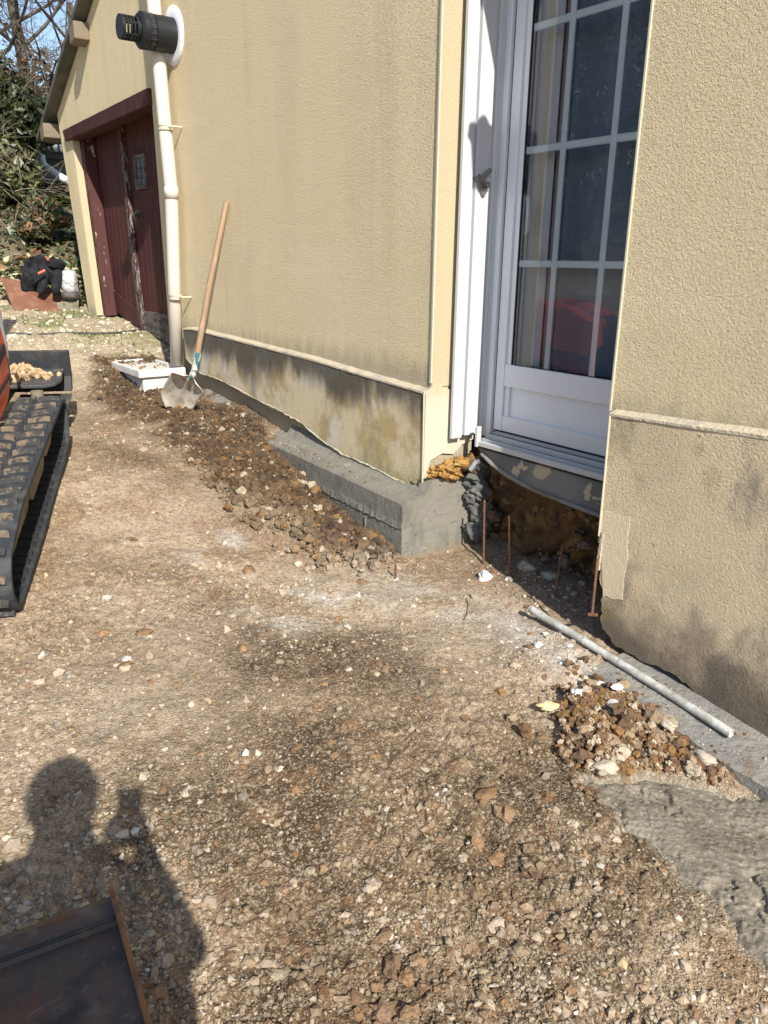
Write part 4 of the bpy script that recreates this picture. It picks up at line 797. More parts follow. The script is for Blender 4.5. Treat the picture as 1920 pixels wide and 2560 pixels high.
p = G(988, 1440, .0); rod(p + (0, 0, -.05), W(989, 1412, p[1]), 'short rusty steel stub in the open ground before the footing corner')
o = MB().tube([W(1474, 1536, 2.39), W(1525, 1541, 2.60)], .008, 8).build('bent_rod', M_['rebar'], None, at=W(1474, 1536, 2.39)); tag(o, 'rusty rod end lying flat at the foot of the right plinth', 'steel rod')
tw = [GG(1163, 1487), GG(1171, 1505), GG(1168, 1530), GG(1160, 1545)]
o = MB().tube([q + (0, 0, .006) for q in tw], .0022, 6).build('twig', M_['bstone'], None, at=tw[0]); tag(o, 'thin bent brown twig on pale ground before the doorway', 'twig')

# ------------------------------------------------------------------ mini excavator
hA = np.array([-3.321, .534]); hd = np.array([-.91621, .40070]); hn = np.array([-.40070, -.91621])
SLOPE = .236
def EX(s, n, z):  # machine space: s forward, n to its left (away from house), z above the sloping ground
    p = hA + hd * s + hn * n; return np.array((p[0], p[1], .064 + SLOPE * s + z))
ex = empty('mini_excavator', EX(.7, .5, 0), 'orange mini excavator on muddy rubber tracks at the left edge', 'excavator')
def track(n0, n1):
    prof = []                                                    # closed loop (s, z)
    for k in range(9): a = math.pi * (1.5 - k / 8 * .80); prof.append((.02 + .15 * math.cos(a), .16 + .16 * math.sin(a)))
    prof += [(.2, .345), (.6, .338), (1.0, .325), (1.25, .31)]
    for k in range(9): a = math.pi * (.5 - k / 8); prof.append((1.42 + .145 * math.cos(a), .16 + .15 * math.sin(a)))
    prof += [(1.2, .0), (.8, -.004), (.4, -.004), (.15, 0)]
    P = np.array(prof); m_ = len(P); seg = np.linalg.norm(np.roll(P, -1, 0) - P, axis=1); cum = np.concatenate([[0], np.cumsum(seg)]); tot = cum[-1]
    def at(d):
        d = d % tot; i = min(np.searchsorted(cum, d, 'right') - 1, m_ - 1); t = (d - cum[i]) / seg[i]; p = P[i] * (1 - t) + P[(i + 1) % m_] * t
        tg = (P[(i + 1) % m_] - P[i]) / seg[i]; return p, np.array([-tg[1], tg[0]])
    K = 150; vs = []; th = .022
    for k in range(K):
        p, nr = at(tot * k / K)
        pa, na_ = at(tot * k / K + .02); pb_, nb_ = at(tot * k / K - .02); nr = (na_ + nb_); nr /= np.linalg.norm(nr)
        for n, off in ((n0, 0), (n1, 0), (n1, -th), (n0, -th)): q = p + nr * off * -1 * -1; vs.append(EX(q[0] , n, q[1]))
    fs = [(k * 4 + j, k * 4 + (j + 1) % 4, ((k + 1) % K) * 4 + (j + 1) % 4, ((k + 1) % K) * 4 + j) for k in range(K) for j in range(4)]
    tr = MB().add(vs, fs).build('track', M_['rubber'], ex, smooth=False)
    lug = MB(); NL = 37
    for k in range(NL):
        d0 = tot * k / NL; w2 = .022
        for (u0, u1, sk_) in ((.08, .52, .0), (.60, .98, .5)):
            secs = []
            for ti in range(5):
                t = ti / 4; n = n0 + (n1 - n0) * (u0 + (u1 - u0) * t); arc = .016 * (t - .5) ** 2 * 4 + (.022 * t if sk_ == 0 else -.022 * t); wk = (.0155 + .002 * math.sin(k * 2.1)) * (1 - .25 * abs(t - .5)); q = []
                for dd, hh in ((-wk, -.002), (-wk * .62, .021), (wk * .62, .021), (wk, -.002)):
                    p, nr = at(d0 + dd - arc + sk_ * tot / NL); q.append(EX(*( (p + nr * hh)[0], n, (p + nr * hh)[1])))
                secs.append(q)
            vv = [p for q in secs for p in q]
            lug.add(vv, [(a * 4 + j, a * 4 + j + 1, a * 4 + 5 + j, a * 4 + 4 + j) for a in range(4) for j in range(3)] + [(0, 1, 2, 3), (19, 18, 17, 16)])
    tag(lug.build('tread_lugs', M_['mudlug'], tr, .004), kind='stuff')
    inn = MB()
    for k in range(0, 52):
        p, nr = at(tot * k / 52); p2, nr2 = at(tot * (k + .45) / 52)
        c = [p - nr * .024, p2 - nr2 * .024, p2 - nr2 * .036, p - nr * .036]; vv = [EX(q[0], n, q[1]) for n in (n0 + .02, n1 - .02) for q in c]
        inn.add(vv, [(0, 1, 2, 3), (7, 6, 5, 4), (0, 4, 5, 1), (1, 5, 6, 2), (2, 6, 7, 3), (3, 7, 4, 0)])
    tag(inn.build('inner_ribs', M_['dkmetal'], tr), kind='stuff')
    # frame plates, rollers
    y0, y1 = n0 + (n1 - n0) * .25, n0 + (n1 - n0) * .75
    for (s0, s1, z0, z1) in ((.16, .62, .12, .30), (.66, 1.06, .10, .29), (1.08, 1.34, .12, .27)):
        q = [(s0, z0 + .03), (s0 + .05, z0), (s1 - .05, z0), (s1, z0 + .03), (s1, z1), (s0, z1)]; MB().prism([EX(s, y0, z) for s, z in q], np.array([hn[0], hn[1], 0]) * (y1 - y0)).build('track_frame', M_['khaki'], ex, .008)
    for s, z, r in ((.02, .16, .125), (1.42, .16, .12), (.35, .06, .045), (.6, .06, .045), (.85, .06, .045), (1.1, .06, .045)):
        MB().lathe([(.0, 0), (.0, r), (.07, r), (.07, 0)], EX(s, (n0 + n1) / 2 - .035, z), (hn[0], hn[1], 0), 20, False).build('track_roller', M_['dkmetal'], ex)
track(.0, .25); track(1.0, 1.25)
MB().prism([EX(s, .30, z) for s, z in ((.35, .18), (1.15, .18), (1.15, .40), (.35, .40))], np.array([hn[0], hn[1], 0]) * .65).build('undercarriage', M_['dkmetal'], ex, .01)
bp = [(.70, .345), (1.01, .330), (1.30, .345), (1.385, .385), (1.425, .50), (1.42, .66), (1.36, .775), (1.2, .84), (.95, .86), (.72, .80)]
bp = [(s, z) for s, z in bp]
body = MB().prism([EX(s, .255, z) for s, z in bp], np.array([hn[0], hn[1], 0]) * .85).build('body', M_['orange'], ex, .03, seg=3)
MB().prism([EX(s, .243, z) for s, z in ((1.17, .60), (1.33, .61), (1.33, .665), (1.17, .655))], np.array([hn[0], hn[1], 0]) * .02).build('vent_slot', M_['gasket'], body)
MB().prism([EX(s, .243, z) for s, z in ((.72, .49), (1.38, .47), (1.38, .485), (.72, .505))], np.array([hn[0], hn[1], 0]) * .02).build('body_groove', M_['gasket'], body)
MB().tube([EX(1.43, .27, .40), EX(1.46, .27, .60), EX(1.42, .27, .80), EX(1.32, .27, .98), EX(1.2, .27, 1.1)], .012, 10).build('guard_rail', M_['grey'], ex, smooth=True)
MB().prism([EX(s, .5, z) for s, z in ((.1, .74), (.6, .74), (.6, .90), (.25, .94), (.2, 1.40), (.08, 1.40))], np.array([hn[0], hn[1], 0]) * .42).build('seat', M_['dkmetal'], ex, .03)
MB().tube([EX(-.2, .36, .7), EX(-.2, .36, 2.1), EX(-.2, 1.05, 2.1), EX(-.2, 1.05, .7)], .03, 10).build('roll_bar', M_['dkmetal'], ex, smooth=True)
MB().prism([EX(s, .68, z) for s, z in ((1.35, .5), (1.5, .55), (2.2, 1.5), (2.9, 1.75), (2.9, 1.9), (2.1, 1.7), (1.35, .75))], np.array([hn[0], hn[1], 0]) * .12).build('boom', M_['orange'], ex, .01)
MB().prism([EX(s, .28, z) for s, z in ((-.4, .38), (.69, .36), (.69, .62), (.5, .70), (-.3, .78), (-.45, .6))], np.array([hn[0], hn[1], 0]) * .8).build('engine_cover', M_['dkmetal'], ex, .02)
# dozer blade, shelf, lip
MB().prism([EX(s, .08, z) for s, z in ((2.26, .03), (2.30, .03), (2.335, .12), (2.325, .285), (2.29, .29), (2.295, .12))], np.array([hn[0], hn[1], 0]) * 1.1).build('dozer_blade', M_['dkmetal'], ex, .004)
sh_ = [(.12, 2.28), (.11, 2.10), (.14, 2.03), (.20, 2.00), (.9, 2.0), (.9, 2.28)]
shelf = MB().prism([EX(s, n, .155) for n, s in sh_], (0, 0, .022)).build('step_plate', M_['greyd'], ex, .005)
lp_ = [(.075, 2.22), (.07, 1.98), (.11, 1.86), (.2, 1.80), (.4, 1.74), (.4, 2.22)]
MB().prism([EX(s, n, .02) for n, s in lp_], (0, 0, .014)).build('blade_lip', M_['greyd'], ex, .004)
for n in (.42, .78): MB().prism([EX(s, n, z) for s, z in ((1.0, .16), (2.26, .05), (2.26, .2), (1.0, .28))], np.array([hn[0], hn[1], 0]) * .06).build('blade_arm', M_['dkmetal'], ex, .006)
MB().lathe([(0, .035), (.10, .035), (.10, .02)], EX(1.62, .17, .19), (0, 0, 1), 16).build('stub_post', M_['khaki'], ex)
dh = MB()
for k in range(160):
    V, Fc = ico(1); u = rng.normal(0, .45, 2); n = .38 + u[0] * .20; s = 2.14 + u[1] * .07
    if not (.13 < n < .85 and 2.0 < s < 2.27): continue
    h = .06 * math.exp(-((n - .38) / .16) ** 2); sz = rng.uniform(.010, .026)
    dh.add(V * (1 + .25 * rng.normal(size=(12, 1))) * sz + EX(s, n, .180 + h * rng.uniform(.0, 1)), [tuple(f) for f in Fc])
o = dh.build('dirt_pile', M_['paledirt'], None, at=EX(2.14, .38, .18)); tag(o, 'small pile of pale dirt lying on the dozer blade step', 'dirt', kind='stuff')

# ------------------------------------------------------------------ rusty bucket in the foreground
bk = empty('excavator_bucket', (-1.1, .12, 0), 'dark rusty steel digging bucket lying at the lower left corner', 'bucket')
P1 = G(289, 2236, .26); P2 = G(385, 2575, .33); P0 = G(-120, 2385, .22)
ue = (P0 - P1); ue[2] *= 1; ve = (P2 - P1)
def bp_(u, v, d=0):
    nn = np.cross(ve, ue); nn /= np.linalg.norm(nn); nn = nn if nn[2] > 0 else -nn
    return P1 + ue * u + ve * v + nn * d
prof = [(-.02, -.26), (-.01, -.12), (.0, 0), (.10, .016), (.22, .012), (.232, -.006), (.60, .0), (1.0, -.015), (1.25, -.06), (1.4, -.16), (1.45, -.30)]
vs = []; 
for v, d in prof: vs += [bp_(.035, v, d), bp_(1.6, v, d)]
for v, d in prof: vs += [bp_(.035, v + (.012 if d < -.1 else 0), d - .012), bp_(1.6, v + (.012 if d < -.1 else 0), d - .012)]
n = len(prof); fs = [(2 * i, 2 * i + 1, 2 * i + 3, 2 * i + 2) for i in range(n - 1)] + [(2 * n + 2 * i, 2 * n + 2 * i + 2, 2 * n + 2 * i + 3, 2 * n + 2 * i + 1) for i in range(n - 1)]
fs += [(2 * i, 2 * i + 2, 2 * n + 2 * i + 2, 2 * n + 2 * i) for i in range(n - 1)] + [(0, 2 * n, 2 * n + 1, 1), (2 * n - 2, 2 * n - 1, 4 * n - 1, 4 * n - 2)]
MB().add(vs, fs).build('bucket_shell', M_['rust'], bk)
sp = [(-.03, -.27), (-.03, -.02), (-.012, .02), (.10, .034), (.6, .016), (1.0, .0), (1.27, -.05), (1.43, -.16), (1.48, -.3)]
sq = [bp_(.0, v, d) for v, d in sp]; MB().prism(sq, bp_(.034, 0, 0) - bp_(0, 0, 0)).build('side_plate', M_['rustedge'], bk, .004)
wl_ = [bp_(u, .228 + .0012 * math.sin(u * 40), .010) for u in np.linspace(.04, 1.6, 60)]; MB().tube(wl_, .004, 6).build('weld_seam', M_['dkmetal'], bk)

# ------------------------------------------------------------------ things by the garage: kerb, plate, jacket, bag, cable
XB = -9.0
kp = [PX_(140, 757, XB), PX_(198, 750, XB), PX_(196, 795, XB), PX_(150, 797, XB)]
o = MB().prism(kp, (-.16, .04, 0)).build('kerb_block', M_['moss'], None, .012, at=kp[3]); tag(o, 'mossy concrete kerb block beside the garage door jamb', 'kerb block')
k2 = [PX_(-60, 775, XB - .05), PX_(40, 762, XB - .05), PX_(42, 800, XB - .05), PX_(-60, 812, XB - .05)]
o = MB().prism(k2, (-.2, .05, 0)).build('kerb_block', M_['moss'], None, .012, at=k2[3]); tag(o, 'grey kerb block left of the rusty plate at the picture edge', 'kerb block')
rpz = [PX_(0, 692, XB - .22), PX_(150, 727, XB - .22), PX_(166, 788, XB + .06), PX_(44, 799, XB + .06)]
o = MB().prism(rpz, (-.008, 0, .004)).build('steel_plate', M_['rustplate'], None, at=rpz[3]); tag(o, 'rusty brown steel plate leaning on the kerb under the jacket', 'steel plate')
jk = empty('jacket', PX_(100, 720, XB - .1), 'black work jacket with orange zips thrown over the rusty plate', 'jacket')
def drape(name, pts, x, thick, material, seed, parent, wr=.02):
    """rounded crumpled cloth mass whose outline follows pts"""
    Q = np.array([PX_(px, py, x) for px, py in pts]); c = Q.mean(0); rings = 9; n = 64
    d = np.linalg.norm(np.roll(Q, -1, 0) - Q, axis=1); cum = np.concatenate([[0], np.cumsum(d)]); V = []
    L = [Q[min(np.searchsorted(cum, cum[-1] * k / n, 'right') - 1, len(Q) - 1)] + 0 for k in range(n)]
    out = []
    for k in range(n):
        s = cum[-1] * k / n; i = min(np.searchsorted(cum, s, 'right') - 1, len(Q) - 1); t = (s - cum[i]) / d[i]; out.append(Q[i] * (1 - t) + Q[(i + 1) % len(Q)] * t)
    for sgn in (1, -.3):
        for r in range(rings):
            f = r / (rings - 1); hgt = thick * (1 - (1 - f) ** 3) ** .7 
            for k in range(n):
                p = out[k] * (1 - f) + c * f; w_ = (.5 - 2.2 * abs(fbm(np.array([p[1] * 1.0 + p[2] * .5]), np.array([p[2] * .6]), 6.0, 3, seed)[0])) * wr * 1.1 * (1 if f > 0 else .2)
                V.append(p + np.array((sgn * (hgt + w_ * (f > 0)), -.3 * sgn * hgt, w_ * .3)))
    F_ = []
    for q in range(2):
        for r in range(rings - 1):
            for k in range(n): a = (q * rings + r) * n; F_.append((a + k, a + (k + 1) % n, a + n + (k + 1) % n, a + n + k))
    for k in range(n): F_.append((k, (k + 1) % n, rings * n + (k + 1) % n, rings * n + k))
    return MB().add(V, F_).build(name, material, parent, smooth=True)
drape('jacket_body', [(62, 650), (82, 640), (105, 638), (128, 648), (152, 655), (166, 664), (160, 676), (152, 682), (152, 700), (140, 716), (122, 712), (100, 718), (80, 726), (54, 727), (50, 705), (55, 680)], XB - .12, .09, M_['cloth'], 3, jk, .15)
def sleeve(pts, r, x0):
    P = [PX_(px, py, x0 + dx) for px, py, dx in pts]; return MB().tube(P, r, 14).build('sleeve', M_['cloth'], jk, smooth=True)
sleeve([(105, 660, .05), (112, 690, .08), (106, 715, .09), (100, 733, .10)], [.036, .050, .046, .038], XB - .10)
sleeve([(140, 662, .03), (143, 690, .06), (140, 715, .08), (138, 735, .09)], [.045, .055, .050, .040], XB - .07)
drape('hood', [(112, 650), (132, 645), (152, 648), (166, 658), (160, 672), (140, 674), (118, 668)], XB - .02, .10, M_['cloth'], 8, jk, .05)
MB().tube([PX_(95, 684, XB + .11), PX_(112, 676, XB + .11)], .012, 6).build('zip', M_['hivis'], jk); MB().tube([PX_(116, 643, XB + .09), PX_(121, 650, XB + .09)], .010, 6).build('zip', M_['hivis'], jk)
bg_ = empty('plastic_bag', PX_(175, 745, XB), 'silvery clear plastic bag standing between jacket and garage jamb', 'bag')
drape('bag_body', [(154, 676), (170, 672), (186, 676), (192, 690), (194, 712), (199, 735), (178, 738), (160, 734), (152, 718), (152, 695)], XB - .05, .11, M_['bag'], 12, bg_, .05)
drape('bag_base', [(152, 730), (176, 731), (199, 733), (197, 748), (175, 751), (156, 744)], XB - .02, .09, M_['bagdark'], 14, bg_, .03)
cb = [GG(*p) + (0, 0, .012) for p in [(-40, 838), (30, 836), (90, 836), (170, 834), (240, 836), (300, 832), (362, 826)]]
o = MB().tube(cb, .009, 8).build('cable', M_['cable'], None, smooth=True, at=cb[3]); tag(o, 'thin dark cable lying across the gravel to the garage door', 'cable')

# ------------------------------------------------------------------ vegetation
def leaves(name, P, Nrm, size, col, parent=None, elong=1.3, at=None):
    n = len(P); up = rng.normal(size=(n, 3)); u = np.cross(Nrm, up); u /= np.linalg.norm(u, axis=1)[:, None] + 1e-9; v = np.cross(Nrm, u)
    s = size[:, None]; bend = Nrm * s * .18
    V = np.stack([P - u * s * elong, P - v * s * .62 + bend, P + u * s * elong * .9, P + v * s * .62 + bend], 1).reshape(-1, 3)
    i = np.arange(n)[:, None] * 4; Fc = np.concatenate([i + np.array([[0, 1, 2]]), i + np.array([[0, 2, 3]])]); C = np.repeat(col, 4, 0)
    return link(name, np_mesh(name, V, Fc, {'Col': C}), M_['leaf'], parent, at=at)
def blob_pts(c, r, n, shell=.55):
    d = rng.normal(size=(n, 3)); d /= np.linalg.norm(d, axis=1)[:, None]; rad = rng.uniform(shell, 1, n) ** .7
    bump = 1 + .35 * fbm(d[:, 0] * 2 + c[0], d[:, 1] * 2 + d[:, 2] * 1.3 + c[1], 1.3, 3, int(abs(c[0] * 10)))
    return np.array(c) + d * (rad * bump)[:, None] * np.array(r), d
GREENS = .72 * np.array([(.035, .065, .020), (.055, .095, .025), (.025, .045, .018), (.085, .12, .035), (.11, .10, .04), (.05, .075, .03)])
def branch(b, p, d, L, r, depth, r_, ns=5, droop=0):
    pts = [p]; q = np.array(p); dd = np.array(d)
    for k in range(4):
        dd = dd + np.array([r_.gauss(0, .14), r_.gauss(0, .14), r_.gauss(0, .10) - droop]); dd /= np.linalg.norm(dd); q = q + dd * L / 4; pts.append(q)
    b.tube(pts, [r, r * .88, r * .76, r * .64, r * .5], ns if depth > 1 else 3, False)
    if depth == 0: return
    for k in range(r_.choice((3, 3, 4, 5)) if depth > 1 else r_.choice((2, 3, 4))):
        t = r_.uniform(.3, 1); i = min(int(t * 4), 3); s = pts[i] + (pts[i + 1] - pts[i]) * (t * 4 - i)
        nd = dd + np.array([r_.gauss(0, .65), r_.gauss(0, .65), r_.gauss(.05, .45)]); nd /= np.linalg.norm(nd)
        branch(b, s, nd, L * r_.uniform(.5, .78), max(r * .58, .0028), depth - 1, r_, ns, droop)
def bare_tree(x, y, h, seed, label, lean=(0, 0, 1), depth=5, grp='bare trees behind the garage'):
    r_ = random.Random(seed); z = gz(x, y) - .1; t = empty('bare_tree', (x, y, z), label, 'tree', grp)
    tr = [np.array((x, y, z)) + np.array(lean) * h * .45 * k / 4 + np.array((r_.gauss(0, .05), r_.gauss(0, .05), 0)) for k in range(5)]
    MB().tube(tr, [h * .014 * (1 - .10 * k) for k in range(5)], 9).build('trunk', M_['bark'], t, smooth=True)
    b = MB()
    for k in range(9):
        s = tr[1 + min(k // 3, 3)]; a = k * 2.4 + r_.random(); d = np.array((math.cos(a) * .75, math.sin(a) * .75, r_.uniform(.35, 1.0))); d /= np.linalg.norm(d)
        branch(b, s, d, h * r_.uniform(.26, .42), h * .0042, depth, r_)
    b.build('crown', M_['bark'], t)
bare_tree(-15.2, 2.9, 8.0, 21, 'bare branching tree standing closest behind the ivy bushes')
bare_tree(-18.0, 4.3, 9.5, 22, 'bare tall tree furthest behind the garage roof edge')
bare_tree(-16.8, 1.6, 8.5, 23, 'bare spreading tree at the left picture edge')
bare_tree(-13.6, 4.0, 5.6, 25, 'slim bare tree with dense twigs next to the garage roof', depth=5)
def bush(x, y, zc, r, n, label, cols, name='ivy_bush', cat='bush', leaf=.045, twigs=75, seed=1, grp=None):
    z = gz(x, y); t = empty(name, (x, y, z), label, cat, grp); r_ = random.Random(seed)
    P, D = [], []
    for k in range(9):
        c = np.array((x, y, z + zc)) + np.array((r_.gauss(0, .45) * r[0], r_.gauss(0, .45) * r[1], r_.gauss(0, .42) * r[2])); rr = np.array(r) * r_.uniform(.35, .6)
        p, d = blob_pts(c, rr, n // 9); P.append(p); D.append(d)
    P = np.concatenate(P); D = np.concatenate(D); D = D + rng.normal(0, .55, D.shape); D /= np.linalg.norm(D, axis=1)[:, None]
    P[:, 2] = np.maximum(P[:, 2], z + .02); col = cols[rng.choice(len(cols), len(P))] * rng.uniform(.6, 1.35, (len(P), 1))
    leaves('foliage', P, D, np.exp(rng.normal(math.log(leaf), .3, len(P))), col, t)
    b = MB()
    for k in range(twigs):
        s = np.array((x + r_.gauss(0, .4) * r[0], y + r_.gauss(0, .4) * r[1], z + r_.uniform(0, zc))); d = np.array((r_.gauss(.2, .5), r_.gauss(0, .6), r_.uniform(.2, 1))); d /= np.linalg.norm(d)
        branch(b, s, d, r_.uniform(.5, 1.2) * r[2], .008, 1, r_, 4, .05)
    b.build('stem', M_['vine'], t); return t
IVY = GREENS[[0, 1, 2, 0, 5]] * np.array([1.0, .78, .75]); BRM = np.array([(.10, .11, .04), (.07, .085, .03), (.13, .115, .05), (.05, .06, .025)]); BRN = np.array([(.16, .09, .05), (.12, .075, .04), (.20, .09, .04), (.10, .09, .04), (.05, .06, .03)])
bush(-12.6, 2.30, .85, (.75, .75, .95), 9000, 'tall dark ivy clump rising left of the garage roof', IVY, seed=1)
bush(-13.4, 1.2, 1.0, (.9, .9, 1.3), 6000, 'dark ivy mass cut by the left picture edge', IVY, seed=2)
bush(-12.0, 2.45, .25, (.6, .45, .55), 4200, 'yellow green bramble bush below the ivy clump', BRM, 'bramble_bush', 'bush', .035, 60, 3)
bush(-14.6, 3.6, 1.2, (.9, .7, 1.1), 1500, 'brown twiggy bush with dead leaves behind the ivy, beside the roof edge', BRN, 'twiggy_bush', 'bush', .035, 90, 4)
bush(-11.0, 2.55, .05, (.5, .4, .28), 3200, 'low bramble with red brown leaves above the jacket', np.concatenate([BRN, IVY[:2], IVY[:2]]), 'bramble_bush', 'bush', .032, 50, 5)
bush(-14.4, 3.55, .2, (.6, .5, .6), 4200, 'ragged green bush around the white gutter pipe', BRM, 'ragged_bush', 'bush', .035, 50, 6)
bush(-11.4, 1.3, .2, (.8, .8, .5), 3500, 'low bramble spreading past the left picture edge', BRM, 'bramble_bush', 'bush', .035, 50, 7)
bush(-9.28, 2.5, .05, (.10, .07, .10), 160, 'small weed tuft at the foot of the garage jamb', IVY, 'weed', 'weed', .026, 8, 8)
def ivy_cover():
    n = 26000; x = rng.uniform(-14.5, -9.3, n); y = rng.uniform(-1, 4.2, n); k = (y > 2.75) & (x > -9.6); 
    pr = sm(-9.25, -9.8, x) * (.25 + .75 * sm(-.3, .3, fbm(x, y, 2.2, 3, 7))); keep = (rng.uniform(size=n) < pr) & ~k; x, y = x[keep], y[keep]; z, _ = ground_eval(x, y); n = len(x)
    D = rng.normal(0, .45, (n, 3)) + np.array([.35, -.1, 1]); D /= np.linalg.norm(D, axis=1)[:, None]
    col = np.concatenate([GREENS, BRM])[rng.choice(10, n)] * rng.uniform(.7, 1.6, (n, 1)); br = rng.uniform(size=n) < .18; col[br] = np.array((.20, .10, .05)) * rng.uniform(.6, 1.3, (br.sum(), 1)); pl_ = (rng.uniform(size=n) < .25) & (x > -10.2); col[pl_] = np.array((.38, .36, .20))
    o = leaves('ground_ivy', np.stack([x, y, z + rng.uniform(.01, .10, n)], 1), D, np.exp(rng.normal(math.log(.036), .3, n)), col); tag(o, 'ivy and dead leaves covering the bank beside the garage', 'ground cover', kind='stuff')
    n = 2600; x = rng.uniform(-8.9, -6.6, n); y = rng.uniform(.4, 2.5, n); keep = (fbm(x, y, 1.7, 4, 91) > .10) & (rng.uniform(size=n) < .8); x, y = x[keep], y[keep]; z, _ = ground_eval(x, y); n = len(x)
    D = rng.normal(0, 1, (n, 3)) * np.array([1, 1, .25]); D /= np.linalg.norm(D, axis=1)[:, None]
    o = leaves('grass', np.stack([x, y, z + .006], 1), D, rng.uniform(.008, .018, n), np.array([(.14, .17, .05)]) * rng.uniform(.6, 1.3, (n, 1)), None, 1.6); tag(o, 'sparse moss and short grass growing in the far gravel', 'grass', kind='stuff')
ivy_cover()
# dark conifer and bank trees on the far side (seen only mirrored in the glass)
def conifer(x, y, h, seed, label):
    r_ = random.Random(seed); z = gz(x, y); t = empty('conifer', (x, y, z), label, 'tree', 'dark conifers across the yard')
    MB().tube([(x, y, z), (x, y, z + h * .5), (x + .05, y, z + h)], [.16, .1, .02], 8).build('trunk', M_['bark'], t)
    n = 26000; tt = rng.uniform(.08, 1, n) ** .8; a = rng.uniform(0, 2 * math.pi, n); rr = (1 - tt) * h * .24 * rng.uniform(.55, 1.1, n) * (1 + .3 * np.sin(a * 3 + tt * 40))
    P = np.stack([x + rr * np.cos(a), y + rr * np.sin(a), z + tt * h], 1); D = np.stack([np.cos(a), np.sin(a), np.full(n, .4)], 1) + rng.normal(0, .5, (n, 3)); D /= np.linalg.norm(D, axis=1)[:, None]
    leaves('crown', P, D, rng.uniform(.03, .06, n), np.array([(.022, .042, .022)]) * rng.uniform(.6, 1.5, (n, 1)), t, 1.8)
def mirrored(px, py, dist):
    g = W(px, py, 2.835); r = ray(px, py); return g + r * np.array([1, -1, 1]) * dist
a_ = mirrored(1475, 300, 13); conifer(a_[0], a_[1], 8.5, 3, 'dark tall conifer across the yard mirrored in the door glass')
a_ = mirrored(1570, 300, 17); conifer(a_[0], a_[1], 7, 4, 'dark shorter conifer across the yard behind the tall one')
bare_tree(-19, -13.5, 7, 31, 'bare tree across the yard beside the conifers', depth=3, grp='bare trees across the yard')
gw_ = empty('boundary_wall', (-13, -6, 1), 'long dark boundary wall across the yard below the conifers', 'wall')
MB().prism([(-20, -2.5, 0), (-9, -9.5, -.3), (-9, -9.5, 3.3), (-20, -2.5, 4.9)], (-.1, -.2, 0)).build('wall_face', M_['beam'], gw_)
# outbuilding behind the garage with its gutter and downpipe
ob = empty('outbuilding', (-13.6, 4.2, 1.9), 'grey outbuilding corner with white gutter behind the garage', 'outbuilding')
g0 = PX_(105, 358, -13); g1 = PX_(150, 372, -13)
MB().box((-13.6, 3.2, 2.93), (-13.4, 5.5, 3.06)).build('fascia', M_['grey'], ob); MB().box((-15.5, 3.35, 1.8), (-13.62, 5.5, 2.95)).build('wall', M_['grey'], ob)
MB().tube([(-13.28, 3.16, 3.06), (-13.28, 5.5, 3.06)], .075, 12).build('gutter', M_['grey'], ob, smooth=True)
hp = np.array(PX_(94, 366, -13.15)); MB().box(hp - (.07, .075, .075), hp + (.07, .075, .09)).tube([hp - (0, 0, .05), hp - (0, -.005, .12)], .06, 14).build('hopper', M_['white'], ob, .012)
e1 = [PX_(100, 378, -13.12), PX_(103, 395, -13.1), PX_(107, 412, -13.05), PX_(122, 424, -13.0), PX_(150, 442, -12.95), PX_(175, 455, -12.9)]
MB().tube(e1, .058, 14).build('gutter_pipe', M_['white'], ob, smooth=True)

